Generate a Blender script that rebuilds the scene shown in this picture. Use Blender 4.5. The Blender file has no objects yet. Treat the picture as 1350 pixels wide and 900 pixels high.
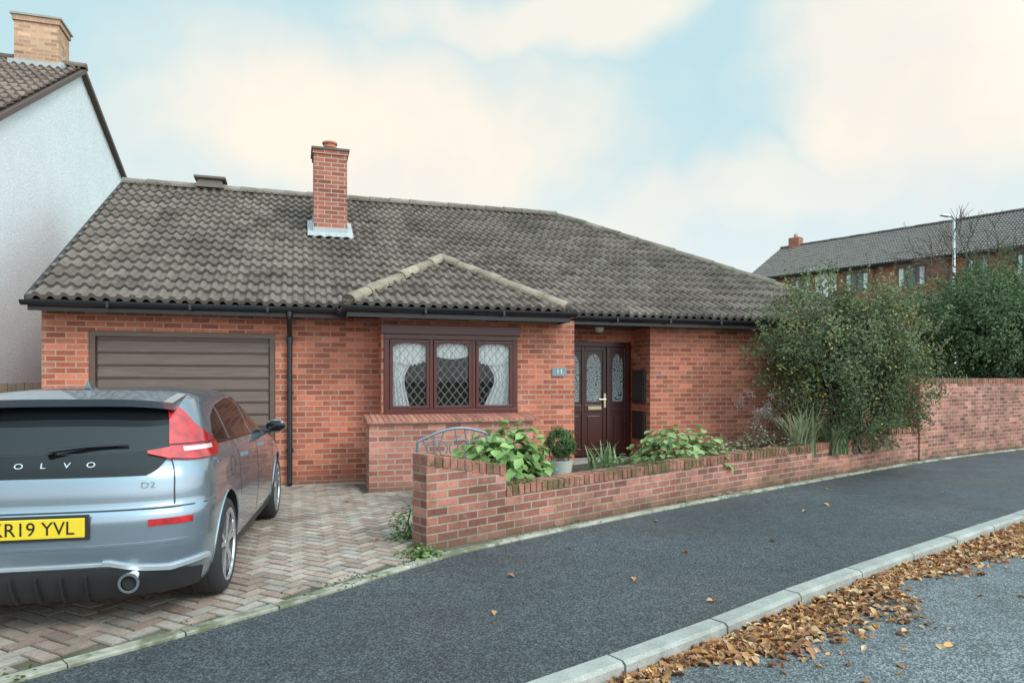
import bpy, bmesh, math, random
import numpy as np
from mathutils import Vector, Matrix
random.seed(7); rng=np.random.default_rng(7)
D=bpy.data; scene=bpy.context.scene
R=math.radians

# ------------------------------------------------------------ node helpers
class NT:
    def __init__(s,name):
        s.m=D.materials.new(name); s.m.use_nodes=True
        s.t=s.m.node_tree; s.t.nodes.clear()
        s.out=s.t.nodes.new('ShaderNodeOutputMaterial')
        s.b=s.t.nodes.new('ShaderNodeBsdfPrincipled')
        s.t.links.new(s.b.outputs[0],s.out.inputs[0])
    def n(s,t,**k):
        nd=s.t.nodes.new(t)
        for a,v in k.items(): setattr(nd,a,v)
        return nd
    def l(s,a,b): s.t.links.new(a,b)
    def uv(s): return s.n('ShaderNodeTexCoord').outputs['UV']
    def obj(s): return s.n('ShaderNodeTexCoord').outputs['Object']
    def noise(s,vec,scale,detail=3,rough=.55):
        nd=s.n('ShaderNodeTexNoise'); nd.inputs['Scale'].default_value=scale
        nd.inputs['Detail'].default_value=min(detail,4); nd.inputs['Roughness'].default_value=rough
        s.l(vec,nd.inputs['Vector']); return nd.outputs['Fac']
    def ramp(s,fac,stops):
        nd=s.n('ShaderNodeValToRGB'); cr=nd.color_ramp
        while len(cr.elements)<len(stops): cr.elements.new(.5)
        for e,(p,c) in zip(cr.elements,stops):
            e.position=p; e.color=(c[0],c[1],c[2],1) if hasattr(c,'__len__') else (c,c,c,1)
        s.l(fac,nd.inputs[0]); return nd.outputs[0]
    def mix(s,fac,a,b,mode='MIX'):
        nd=s.n('ShaderNodeMix'); nd.data_type='RGBA'; nd.blend_type=mode
        for inp,v in ((nd.inputs[0],fac),(nd.inputs[6],a),(nd.inputs[7],b)):
            if hasattr(v,'is_output'): s.l(v,inp)
            elif hasattr(v,'__len__'): inp.default_value=(v[0],v[1],v[2],1)
            else: inp.default_value=v
        return nd.outputs[2]
    def math(s,op,a,b=0.0,c=None):
        nd=s.n('ShaderNodeMath'); nd.operation=op
        for i,v in enumerate((a,b) if c is None else (a,b,c)):
            if hasattr(v,'is_output'): s.l(v,nd.inputs[i])
            else: nd.inputs[i].default_value=v
        return nd.outputs[0]
    def bump(s,h,strength=.5,dist=.01):
        nd=s.n('ShaderNodeBump'); nd.inputs['Strength'].default_value=strength; nd.inputs['Distance'].default_value=dist
        s.l(h,nd.inputs['Height']); s.l(nd.outputs[0],s.b.inputs['Normal'])
    def col(s,c):
        if hasattr(c,'is_output'): s.l(c,s.b.inputs['Base Color'])
        else: s.b.inputs['Base Color'].default_value=(c[0],c[1],c[2],1)
    def attr(s): return s.n('ShaderNodeVertexColor',layer_name='Col').outputs[0]

def plain(name,c,rough=.6,metal=0,coat=0,var=.15,vs=6,bump=0,bs=60,spec=.5):
    k=NT(name); v=k.obj()
    if var>.06:
        n=k.noise(v,vs,3); k.col(k.mix(n,[x*(1-var) for x in c],[min(1,x*(1+var)) for x in c]))
    else: k.col(c)
    k.b.inputs['Roughness'].default_value=rough; k.b.inputs['Metallic'].default_value=metal
    k.b.inputs['Coat Weight'].default_value=coat; k.b.inputs['Coat Roughness'].default_value=.04
    k.b.inputs['Specular IOR Level'].default_value=spec
    if bump: k.bump(k.noise(v,bs,3),bump,.01)
    return k.m

def brick_mat(name,c1,c2,mortar,weather=.3,moss=0.0,ms=.0085,bmp=0,eff=.3,bw=.225,rh=.075):
    # hand-built stretcher bond: soft, anti-alias friendly joints + strong brick-to-brick variation
    k=NT(name); uv=k.uv(); sp=k.n('ShaderNodeSeparateXYZ'); k.l(uv,sp.inputs[0])
    rv=k.math('DIVIDE',sp.outputs[1],rh); row=k.math('FLOOR',rv); fv=k.math('SUBTRACT',rv,row)
    par=k.math('MULTIPLY',k.math('FLOORED_MODULO',row,2.0),.5)
    cu=k.math('ADD',k.math('DIVIDE',sp.outputs[0],bw),par); colm=k.math('FLOOR',cu); fu=k.math('SUBTRACT',cu,colm)
    dv_=k.math('MULTIPLY',k.math('MINIMUM',fv,k.math('SUBTRACT',1.0,fv)),rh)
    du_=k.math('MULTIPLY',k.math('MINIMUM',fu,k.math('SUBTRACT',1.0,fu)),bw)
    dist=k.math('MINIMUM',dv_,du_)
    mr=k.n('ShaderNodeMapRange'); mr.interpolation_type='SMOOTHSTEP'; k.l(dist,mr.inputs[0]); mr.inputs[1].default_value=ms*1.25; mr.inputs[2].default_value=ms*.45; mr.inputs[3].default_value=0; mr.inputs[4].default_value=1
    mort=mr.outputs[0]
    cb=k.n('ShaderNodeCombineXYZ'); k.l(colm,cb.inputs[0]); k.l(row,cb.inputs[1])
    wn=k.n('ShaderNodeTexWhiteNoise'); wn.noise_dimensions='2D'; k.l(cb.outputs[0],wn.inputs['Vector'])
    base=k.mix(k.ramp(wn.outputs['Value'],[(.1,0),(.9,1)]),c1,c2)
    sc=k.n('ShaderNodeSeparateColor'); k.l(wn.outputs['Color'],sc.inputs[0])
    base=k.mix(1,base,k.ramp(sc.outputs[1],[(0,.78),(.85,1.12),(1,1.35)]),'MULTIPLY')
    mid=k.noise(uv,22,2)
    base=k.mix(.5,base,k.ramp(mid,[(.3,.75),(.7,1.22)]),'MULTIPLY')
    c=k.mix(mort,base,mortar)
    c=k.mix(weather,c,k.ramp(k.noise(uv,1.1,4,.6),[(.35,.5),(.65,1.3)]),'MULTIPLY')
    pale=k.ramp(k.noise(uv,2.7,4,.7),[(.55,0),(.75,eff)])
    c=k.mix(pale,c,(.5,.38,.32))
    # damp and algae close to the ground
    lowm=k.n('ShaderNodeMapRange'); lowm.interpolation_type='SMOOTHSTEP'; k.l(k.math('ADD',sp.outputs[1],k.math('MULTIPLY',k.noise(uv,3.5,3,.7),.3)),lowm.inputs[0]); lowm.inputs[1].default_value=.36; lowm.inputs[2].default_value=.12; lowm.inputs[3].default_value=0; lowm.inputs[4].default_value=.6
    c=k.mix(lowm.outputs[0],c,(.10,.085,.055))
    if moss:
        mm=k.ramp(k.noise(uv,3.3,4,.75),[(.5,0),(.66,1)])
        c=k.mix(k.math('MULTIPLY',mm,moss),c,(.085,.08,.04))
    k.col(c); k.b.inputs['Roughness'].default_value=.9; k.b.inputs['Specular IOR Level'].default_value=.25
    if bmp: k.bump(k.math('SUBTRACT',k.math('MULTIPLY',mid,.3),mort),bmp,.006)
    return k.m

def colbrick_mat(name,rough=.9,moss=0.0,grain=60,mossc=(.075,.085,.03)):
    k=NT(name); v=k.obj(); f=k.noise(v,grain,3,.6)
    c=k.mix(.7,k.attr(),k.ramp(f,[(.3,.65),(.7,1.3)]),'MULTIPLY')
    if moss:
        mm=k.ramp(k.noise(v,3.0,4,.75),[(.47,0),(.60,1)])
        c=k.mix(k.math('MULTIPLY',mm,moss),c,mossc)
    st=k.ramp(k.noise(v,1.1,4,.7),[(.35,.72),(.65,1.15)]); c=k.mix(.8,c,st,'MULTIPLY')
    k.col(c); k.b.inputs['Roughness'].default_value=rough; k.b.inputs['Specular IOR Level'].default_value=.25; k.bump(f,.35,.006); return k.m

def tile_mat(name,ca,cb,moss=.5):
    k=NT(name); uv=k.uv()
    sn=k.n('ShaderNodeVectorMath'); sn.operation='SNAP'; k.l(uv,sn.inputs[0]); sn.inputs[1].default_value=(.3,.33,1)
    wn=k.n('ShaderNodeTexWhiteNoise'); wn.noise_dimensions='2D'; k.l(sn.outputs[0],wn.inputs['Vector'])
    c=k.mix(wn.outputs['Value'],ca,cb)
    c=k.mix(.85,c,k.ramp(k.noise(uv,.7,4,.6),[(.3,.7),(.7,1.25)]),'MULTIPLY')
    li=k.ramp(k.noise(uv,16,4,.75),[(.60,0),(.70,.55)])
    c=k.mix(li,c,(.33,.28,.235))
    mo=k.ramp(k.noise(uv,2.6,4,.75),[(.53,0),(.66,1)])
    c=k.mix(k.math('MULTIPLY',mo,moss),c,(.07,.052,.035))
    k.col(c); k.b.inputs['Roughness'].default_value=.8; k.b.inputs['Specular IOR Level'].default_value=.35
    return k.m

def leaf_mat(name,trans=.3,rough=.5):
    k=NT(name); c=k.attr()
    k.col(c); k.b.inputs['Roughness'].default_value=rough; k.b.inputs['Specular IOR Level'].default_value=.35
    tr=k.n('ShaderNodeBsdfTranslucent'); k.l(c,tr.inputs[0])
    mx=k.n('ShaderNodeMixShader'); mx.inputs[0].default_value=trans
    k.l(k.b.outputs[0],mx.inputs[1]); k.l(tr.outputs[0],mx.inputs[2]); k.l(mx.outputs[0],k.out.inputs[0]); return k.m

def glass_mat(name,base=.06,tint=(1,1,1)):
    k=NT(name); t=k.t; t.nodes.remove(k.b)
    g=k.n('ShaderNodeBsdfGlossy'); g.inputs['Roughness'].default_value=.03
    tr=k.n('ShaderNodeBsdfTransparent'); tr.inputs[0].default_value=(*tint,1)
    fr=k.n('ShaderNodeFresnel'); fr.inputs[0].default_value=1.45
    mx=k.n('ShaderNodeMixShader'); k.l(k.math('ADD',fr.outputs[0],base),mx.inputs[0])
    k.l(tr.outputs[0],mx.inputs[1]); k.l(g.outputs[0],mx.inputs[2]); k.l(mx.outputs[0],k.out.inputs[0]); return k.m

# ------------------------------------------------------------ mesh builder
class MB:
    def __init__(s): s.v=[];s.f=[];s.m=[];s.c=[]
    def face(s,pts,mat=0,col=(1,1,1)):
        b=len(s.v); s.v+= [tuple(p) for p in pts]; s.f.append(tuple(range(b,b+len(pts)))); s.m.append(mat); s.c.append(col)
    def box(s,x0,x1,y0,y1,z0,z1,mat=0,col=(1,1,1)):
        s.hexa([(x0,y0,z0),(x1,y0,z0),(x1,y1,z0),(x0,y1,z0),(x0,y0,z1),(x1,y0,z1),(x1,y1,z1),(x0,y1,z1)],mat,col)
    def hexa(s,p,mat=0,col=(1,1,1)):
        b=len(s.v); s.v+=[tuple(q) for q in p]
        for f in ((3,2,1,0),(4,5,6,7),(0,1,5,4),(1,2,6,5),(2,3,7,6),(3,0,4,7)):
            s.f.append(tuple(b+i for i in f)); s.m.append(mat); s.c.append(col)
    def tube(s,pts,r,seg=8,mat=0,col=(1,1,1),cap=True):
        pts=[Vector(p) for p in pts]; n=len(pts)
        rs=r if hasattr(r,'__len__') else [r]*n
        b=len(s.v); prev=None
        for i,p in enumerate(pts):
            t=(pts[min(i+1,n-1)]-pts[max(i-1,0)]).normalized()
            up=Vector((0,0,1)) if abs(t.z)<.95 else Vector((1,0,0))
            if prev is None: a=t.cross(up).normalized()
            else: a=(prev-t*prev.dot(t)).normalized()
            prev=a; c=t.cross(a)
            for k in range(seg):
                an=2*math.pi*k/seg; s.v.append(tuple(p+(a*math.cos(an)+c*math.sin(an))*rs[i]))
        for i in range(n-1):
            for k in range(seg):
                k2=(k+1)%seg
                s.f.append((b+i*seg+k,b+i*seg+k2,b+(i+1)*seg+k2,b+(i+1)*seg+k)); s.m.append(mat); s.c.append(col)
        if cap:
            s.f.append(tuple(b+k for k in range(seg))[::-1]); s.m.append(mat); s.c.append(col)
            s.f.append(tuple(b+(n-1)*seg+k for k in range(seg))); s.m.append(mat); s.c.append(col)
    def make(s,name,mats,parent=None,smooth=False,sharp=35,recalc=False):
        me=D.meshes.new(name); me.from_pydata(s.v,[],s.f)
        if recalc:
            bm=bmesh.new(); bm.from_mesh(me); bmesh.ops.recalc_face_normals(bm,faces=bm.faces); bm.to_mesh(me); bm.free()
        for m in (mats if isinstance(mats,(list,tuple)) else [mats]): me.materials.append(m)
        me.polygons.foreach_set('material_index',s.m)
        uvl=me.uv_layers.new(name='UVMap'); ca=me.color_attributes.new('Col','FLOAT_COLOR','CORNER')
        nl=len(me.loops); uv=np.zeros(nl*2); cc=np.ones(nl*4)
        for p,c in zip(me.polygons,s.c):
            n=p.normal
            if abs(n.z)>.75: tx=(1,0,0); ty=(0,1,0)
            else:
                h=math.hypot(n.x,n.y) or 1; tx=(-n.y/h,n.x/h,0); ty=(0,0,1)
            for li in p.loop_indices:
                co=me.vertices[me.loops[li].vertex_index].co
                uv[2*li]=co.x*tx[0]+co.y*tx[1]; uv[2*li+1]=co.x*ty[0]+co.y*ty[1]+co.z*ty[2]
                cc[4*li:4*li+3]=c
        me.uv_layers['UVMap'].data.foreach_set('uv',uv); ca.data.foreach_set('color',cc)
        if smooth:
            me.polygons.foreach_set('use_smooth',[True]*len(me.polygons)); me.set_sharp_from_angle(angle=R(sharp))
        me.update()
        o=D.objects.new(name,me); scene.collection.objects.link(o)
        if parent: o.parent=parent
        return o
def empty(name,loc=(0,0,0),rz=0):
    o=D.objects.new(name,None); scene.collection.objects.link(o); o.location=loc; o.rotation_euler=(0,0,rz); o.empty_display_size=.3; return o
def bevel(o,w=.005,seg=2):
    m=o.modifiers.new('bevel','BEVEL'); m.width=w; m.segments=seg; m.limit_method='ANGLE'
def catmull(pts,step=.3):
    P=[Vector(p) for p in pts]; P=[P[0]*2-P[1]]+P+[P[-1]*2-P[-2]]; out=[]
    for i in range(1,len(P)-2):
        n=max(2,int((P[i+1]-P[i]).length/step))
        for k in range(n):
            t=k/n; a,b,c,d=P[i-1:i+3]
            out.append(.5*((2*b)+(c-a)*t+(2*a-5*b+4*c-d)*t*t+(3*b-a-3*c+d)*t**3))
    out.append(P[-2]); return out
def offset(line,d):
    out=[]
    for i,p in enumerate(line):
        t=(line[min(i+1,len(line)-1)]-line[max(i-1,0)]); t=Vector((t.x,t.y)).normalized()
        out.append(Vector((p.x-t.y*d,p.y+t.x*d)))
    return out
def at_x(line,x):
    for a,b in zip(line,line[1:]):
        if a.x<=x<=b.x:
            t=(x-a.x)/(b.x-a.x); return a.y+(b.y-a.y)*t
    return line[0].y if x<line[0].x else line[-1].y

# ------------------------------------------------------------ materials
M_brick=brick_mat('house_brick',(.56,.175,.105),(.36,.10,.062),(.47,.30,.235),.3)
M_brickp=brick_mat('plinth_brick',(.50,.21,.155),(.36,.13,.10),(.42,.32,.27),.4)
M_wallb=brick_mat('garden_brick',(.46,.185,.135),(.25,.09,.068),(.38,.30,.25),.65,.45,bmp=.5)
M_chim=brick_mat('chimney_brick',(.42,.14,.095),(.27,.085,.06),(.44,.34,.28),.3)
M_buff=brick_mat('buff_brick',(.60,.34,.21),(.46,.24,.15),(.50,.40,.32),.3)
M_terr=brick_mat('terrace_brick',(.42,.14,.09),(.32,.10,.07),(.36,.22,.17),.3)
M_cop=colbrick_mat('coping_brick',.92,.8)
M_sill=colbrick_mat('sill_brick')
M_pave=colbrick_mat('block_paver',.9,.3,80,(.13,.11,.075))
M_tile=tile_mat('concrete_tile',(.118,.088,.073),(.195,.155,.13),.7)
M_tile2=tile_mat('neighbour_tile',(.17,.12,.10),(.25,.18,.145),.3)
M_ridge=colbrick_mat('ridge_tile',.9,.4)
M_black=plain('black_plastic',(.013,.014,.018),.3,var=.3)
k=NT('garage_brown'); v=k.obj(); mp=k.n('ShaderNodeMapping'); k.l(v,mp.inputs[0]); mp.inputs['Scale'].default_value=(.6,1,14)
c=k.mix(k.ramp(k.noise(mp.outputs[0],4,4,.7),[(.3,0),(.7,1)]),(.085,.045,.032),(.16,.095,.07)); k.col(c); k.b.inputs['Roughness'].default_value=.38; M_brown=k.m
M_mahog=plain('mahogany_frame',(.085,.015,.012),.3,var=.3,vs=8)
M_lead=plain('lead_grey',(.40,.41,.42),.6,var=.25,vs=20)
M_dark=plain('dark_interior',(.02,.02,.022),.9)
M_white=plain('white_pvc',(.78,.78,.77),.4,var=.05)
M_curt=plain('net_curtain',(.88,.88,.87),.9,var=.02)
M_glass=glass_mat('window_glass',.0)
M_conc=plain('concrete',(.38,.35,.31),.9,var=.3,vs=5,bump=.4,bs=60)
M_metal=plain('galvanised',(.55,.57,.58),.45,.4)
M_wood=plain('fence_wood',(.20,.13,.09),.85,var=.4,vs=9)
M_bark=plain('bark',(.12,.09,.07),.9,var=.4,vs=20)
M_leaf=leaf_mat('leaf'); M_dry=leaf_mat('fallen_leaf',.12,.6)
k=NT('roughcast_render'); v=k.obj(); n=k.noise(v,1.2,4)
c=k.mix(n,(.70,.72,.74),(.84,.85,.86)); c=k.mix(.6,c,k.ramp(k.noise(v,24,3,.8),[(.3,.7),(.65,1.1)]),'MULTIPLY'); k.col(c); k.b.inputs['Roughness'].default_value=.95
k.bump(k.noise(v,30,3,.8),.6,.03); M_render=k.m
def asphalt(name,base,wet):
    k=NT(name); v=k.obj()
    vo=k.n('ShaderNodeTexVoronoi'); vo.inputs['Scale'].default_value=100; k.l(v,vo.inputs['Vector'])
    sep=k.n('ShaderNodeSeparateColor'); k.l(vo.outputs['Color'],sep.inputs[0])
    c=k.mix(k.ramp(sep.outputs[0],[(.35,.0),(.98,1)]),[x*.6 for x in base],[x*2.3 for x in base])
    c=k.mix(.9,c,k.ramp(k.noise(v,.55,4,.6),[(.32,.72),(.68,1.25)]),'MULTIPLY')
    c=k.mix(.6,c,k.ramp(k.noise(v,7,4,.7),[(.35,.72),(.65,1.25)]),'MULTIPLY')
    k.col(c); rr=k.ramp(k.noise(v,.9,3,.6),[(.35,wet),(.65,.85)]); k.l(rr,k.b.inputs['Roughness'])
    k.bump(vo.outputs['Distance'],.5,.012); return k.m
M_pavt=asphalt('pavement_tarmac',(.046,.050,.055),.42)
M_road=asphalt('road_tarmac',(.10,.108,.114),.6)
k=NT('soil_mulch'); v=k.obj(); k.col(k.ramp(k.noise(v,14,4,.7),[(.3,(.03,.022,.016)),(.7,(.13,.10,.07))])); k.b.inputs['Roughness'].default_value=.95; k.bump(k.noise(v,30,3,.8),1,.05); M_soil=k.m
k=NT('jointing_sand'); v=k.obj(); k.col(k.mix(k.ramp(k.noise(v,1.6,4,.7),[(.45,0),(.62,1)]),(.13,.11,.085),(.06,.065,.03))); k.b.inputs['Roughness'].default_value=.95; M_sand=k.m
k=NT('grass_ground'); v=k.obj(); k.col(k.ramp(k.noise(v,3,4,.7),[(.3,(.035,.055,.015)),(.7,(.10,.13,.04))])); k.b.inputs['Roughness'].default_value=.95; M_grass=k.m

# ------------------------------------------------------------ ground
def sst(a,b,x):
    t=max(0,min(1,(x-a)/(b-a))); return t*t*(3-2*t)
def gh(x,y):
    return -.13+2.75*sst(20,31,.6*x+.8*y)*sst(14,20,y)*sst(5,16,x)
mb=MB(); xs=[-600,-300,-120,-60,-30]+list(range(-20,61,2))+[80,120,300,600]; ys=[-600,-200,-60,-20]+list(range(-10,61,2))+[80,120,300,600]
idx={}
for i,x in enumerate(xs):
    for j,y in enumerate(ys): idx[i,j]=len(mb.v); mb.v.append((x,y,gh(x,y)))
for i in range(len(xs)-1):
    for j in range(len(ys)-1):
        mb.f.append((idx[i,j],idx[i+1,j],idx[i+1,j+1],idx[i,j+1])); mb.m.append(0); mb.c.append((1,1,1))
mb.make('ground',M_grass)

W=catmull([(1.07,5.87),(4.54,7.37),(7.5,8.52),(10.93,9.77),(15.23,10.94),(24,13.1)],.2)
E=catmull([(-9,-.3),(-4,2.35),(-1.4,3.98),(-.61,4.45),(.04,4.87),(.89,5.5),(1.7,5.98),(4.45,7.17),(7.5,8.36),(10.93,9.62),(15.23,10.80),(24,12.9)],.25)
K=catmull([(-12,-1.8),(-3,1.72),(1.10,3.19),(2.47,3.70),(3.97,4.30),(7.84,5.66),(14,7.8),(24,10.4)],.25)
def strip(name,A,B,z,mat,n=120):
    mb=MB()
    def rs(L):
        acc=[0]
        for a,b in zip(L,L[1:]): acc.append(acc[-1]+(b-a).length)
        out=[]
        for i in range(n+1):
            t=acc[-1]*i/n; j=0
            while j<len(acc)-2 and acc[j+1]<t: j+=1
            u=(t-acc[j])/(acc[j+1]-acc[j]); out.append(L[j]+(L[j+1]-L[j])*u)
        return out
    a=rs(A); b=rs(B)
    for i in range(n): mb.face([(a[i].x,a[i].y,z),(a[i+1].x,a[i+1].y,z),(b[i+1].x,b[i+1].y,z),(b[i].x,b[i].y,z)])
    return mb.make(name,mat)
strip('pavement',K,E,0.0,M_pavt)
Kr=offset(K,-.12)
strip('road',offset(K,-14),Kr,-.098,M_road)
def kerb_line(L,wd,ln,z0,z1,mb,gap=.008,cham=.02,jit=.12):
    acc=[0]
    for a,b in zip(L,L[1:]): acc.append(acc[-1]+(b-a).length)
    def P(t):
        t=max(0,min(acc[-1]-1e-4,t)); lo,hi=0,len(acc)-1
        while hi-lo>1:
            m=(lo+hi)//2
            if acc[m]<=t: lo=m
            else: hi=m
        u=(t-acc[lo])/(acc[lo+1]-acc[lo]); return L[lo]+(L[lo+1]-L[lo])*u
    t=0
    while t+ln<acc[-1]:
        a=P(t+gap); b=P(t+ln-gap); dr=(b-a).normalized(); nn=Vector((dr.y,-dr.x))
        g=1+random.uniform(-jit,jit); col=(g,g*.99,g*.96); dz=random.uniform(-.003,.003)
        p=[(v.x+nn.x*o,v.y+nn.y*o,z) for v,o,z in ((a,wd,z0),(b,wd,z0),(b,0,z0),(a,0,z0),(a,wd,z1-cham),(b,wd,z1-cham),(b,0,z1),(a,0,z1))]
        p2=[(v.x+nn.x*o,v.y+nn.y*o,z1+dz) for v,o in ((a,wd-cham),(b,wd-cham),(b,0),(a,0))]
        mb.face([p[0],p[1],p[5],p[4]],0,col); mb.face([p[4],p[5],p2[1],p2[0]],0,col); mb.face([p2[0],p2[1],p2[2],p2[3]],0,col)
        mb.face([p[2],p[3],p2[3],p2[2]],0,col); mb.face([p[3],p[0],p[4],p2[0],p2[3]],0,col); mb.face([p[1],p[2],p2[2],p2[1],p[5]],0,col)
        t+=ln
k=NT('kerb_concrete'); v=k.obj(); f=k.noise(v,90,3,.8)
c=k.mix(1,k.attr(),k.ramp(k.noise(v,3,4,.7),[(.3,(.25,.245,.225)),(.7,(.42,.41,.39))]),'MULTIPLY'); c=k.mix(.7,c,k.ramp(f,[(.3,.62),(.7,1.3)]),'MULTIPLY')
k.col(c); k.b.inputs['Roughness'].default_value=.92; k.bump(f,.4,.006); M_kerb=k.m
mb=MB(); kerb_line(K,.125,.91,-.16,.012,mb); mb.make('kerb',M_kerb)
mb=MB(); kerb_line(offset(K,.012),.012,.5,-.1,.004,mb,gap=0,cham=.001); mb.make('kerb_joint',M_soil)
k=NT('edging_concrete'); v=k.obj(); f=k.noise(v,80,3,.8)
c=k.mix(1,k.attr(),k.ramp(k.noise(v,5,4,.7),[(.3,(.22,.205,.165)),(.7,(.44,.42,.36))]),'MULTIPLY')
c=k.mix(k.ramp(k.noise(v,2.2,4,.75),[(.48,0),(.6,.75)]),c,(.08,.085,.035)); k.col(c); k.b.inputs['Roughness'].default_value=.95; k.bump(f,.4,.006); M_edge=k.m
mb=MB(); kerb_line(offset(E,.03),.085,.6,-.1,.022,mb,gap=.004,cham=.008); mb.make('path_edging',M_edge)
Ei=offset(E,.03)
def inside_drive(x,y):
    if x<-4.2 or y>9.99: return False
    if y<at_x(Ei,x)+.06: return False
    if x>1.0:
        if x<1.5: return y>at_x(Ei,x)+.5
        return x<5.4 and y>7.6
    if x>.86 and y>9.05: return False
    return True
mb=MB()
dp=[p for p in Ei if -4.4<p.x<1.0]
for a,b in zip(dp,dp[1:]): mb.face([(a.x,a.y,.004),(b.x,b.y,.004),(b.x,10.2,.004),(a.x,10.2,.004)])
mb.face([(-9,-.0,.003),(-4.4,2.2,.003),(-4.4,10.2,.003),(-9,10.2,.003)])
mb.face([(dp[-1].x,dp[-1].y,.004),(1.8,6.1,.004),(1.8,10.2,.004),(dp[-1].x,10.2,.004)])
mb.face([(1.8,7.4,.004),(5.6,8.6,.004),(5.6,10.8,.004),(1.8,10.8,.004)])
mb.make('driveway_base',M_sand)
mb=MB(); u=.103; ca,sa=math.cos(R(45)),math.sin(R(45))
cols=[(.43,.31,.255),(.37,.265,.22),(.46,.36,.30),(.40,.335,.29),(.34,.235,.195),(.44,.355,.305)]
for i in range(-110,110):
    for j in range(-110,110):
        cc=(i-j)%4
        if cc==0: x0,y0,x1,y1=i,j,i+2,j+1
        elif cc==3: x0,y0,x1,y1=i,j,i+1,j+2
        else: continue
        cx,cy=(x0+x1)/2*u,(y0+y1)/2*u
        wx,wy=cx*ca-cy*sa-1.5,cx*sa+cy*ca+7
        if not inside_drive(wx,wy): continue
        g=.004; ins=.008; zt=.018+random.uniform(-.002,.002)
        tl=[random.uniform(-.0015,.0015) for _ in range(4)]
        def T(x,y,z): return (x*ca-y*sa-1.5,x*sa+y*ca+7,z)
        a,b,c_,d=x0*u+g,x1*u-g,y0*u+g,y1*u-g
        bo=[T(a,c_,.0),T(b,c_,.0),T(b,d,.0),T(a,d,.0)]
        to=[T(a+ins,c_+ins,zt+tl[0]),T(b-ins,c_+ins,zt+tl[1]),T(b-ins,d-ins,zt+tl[2]),T(a+ins,d-ins,zt+tl[3])]
        md=[T(a,c_,zt-.007),T(b,c_,zt-.007),T(b,d,zt-.007),T(a,d,zt-.007)]
        col=random.choice(cols); h=random.uniform(.9,1.08); col=tuple(q*h for q in col)
        mb.face(to,0,col)
        for q in range(4):
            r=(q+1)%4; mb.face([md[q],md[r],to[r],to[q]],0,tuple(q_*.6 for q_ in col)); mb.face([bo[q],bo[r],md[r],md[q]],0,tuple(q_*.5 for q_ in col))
mb.make('driveway',M_pave)

# ------------------------------------------------------------ roof helpers
def tile_slope(name,O,U,V,ulen,vlen,mat,parent,clips=(),g=.33,tw=.15,wave=.042,lift=.046,ns=8):
    O=Vector(O);U=Vector(U).normalized();V=Vector(V).normalized();N=U.cross(V).normalized()
    if N.z<0: N=-N
    nu=int(ulen/(tw/ns)); rows=math.ceil(vlen/g); vs=[];fs=[];uvs=[]
    for j in range(rows):
        v0=j*g; v1=min(vlen,(j+1)*g+.03); base=len(vs); jt={}
        for i in range(nu+1):
            uu=i*tw/ns; t=(uu/tw)%1.0
            h=wave*max(0,math.sin(math.pi*min(1,max(0,(t-.38)/.62))))**.7 if t>.38 else 0
            key=int(uu/.3+1e-6)
            if key not in jt: jt[key]=(random.uniform(-.006,.007),random.uniform(-.009,.009))
            jl,jv=jt[key]
            p=O+U*uu
            for vv,hh in ((v0+jv,h-.012),(v0+jv,h+lift+jl),(v1,h)):
                vs.append(p+V*vv+N*hh); uvs.append((uu,v0+.02+(vv-v0)*.9))
        for i in range(nu):
            a=base+i*3; fs.append((a,a+3,a+4,a+1)); fs.append((a+1,a+4,a+5,a+2))
    me=D.meshes.new(name); me.from_pydata([tuple(v) for v in vs],[],fs)
    uvl=me.uv_layers.new(name='UVMap')
    arr=np.array([uvs[l.vertex_index] for l in me.loops]).ravel(); uvl.data.foreach_set('uv',arr)
    bm=bmesh.new(); bm.from_mesh(me)
    for co,no in clips:
        bmesh.ops.bisect_plane(bm,geom=bm.verts[:]+bm.edges[:]+bm.faces[:],plane_co=co,plane_no=no,clear_outer=True)
    bm.to_mesh(me); bm.free(); me.materials.append(mat)
    me.polygons.foreach_set('use_smooth',[True]*len(me.polygons)); me.set_sharp_from_angle(angle=R(45))
    o=D.objects.new(name,me); scene.collection.objects.link(o); o.parent=parent; return o
def ridge_tiles(name,P0,P1,parent,mat,r=.115,ln=.42,base=(.25,.21,.18),drop=.03):
    P0=Vector(P0);P1=Vector(P1); t=(P1-P0); L=t.length; t.normalize()
    s=t.cross(Vector((0,0,1))).normalized(); u=s.cross(t).normalized(); mb=MB(); n=max(1,round(L/ln)); ln=L/n
    for i in range(n):
        a=P0+t*(i*ln+.004); b=P0+t*((i+1)*ln+.02); g=random.uniform(.75,1.2); col=tuple(c*g for c in base)
        ra,rb=r*1.08,r*.97; dz=random.uniform(-.008,.008); ring=[]
        for k_ in range(9):
            an=math.pi*(-.08+1.16*k_/8); ring.append((math.cos(an),math.sin(an)*.8))
        A=[a+s*c*ra+u*(q*ra-drop+dz) for c,q in ring]; B=[b+s*c*rb+u*(q*rb-drop+dz) for c,q in ring]
        for k_ in range(8): mb.face([A[k_],B[k_],B[k_+1],A[k_+1]],0,col)
        mb.face(A,0,tuple(c*.7 for c in col)); mb.face(B[::-1],0,tuple(c*.7 for c in col))
    return mb.make(name,mat,parent,smooth=True,sharp=50,recalc=False)

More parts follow.
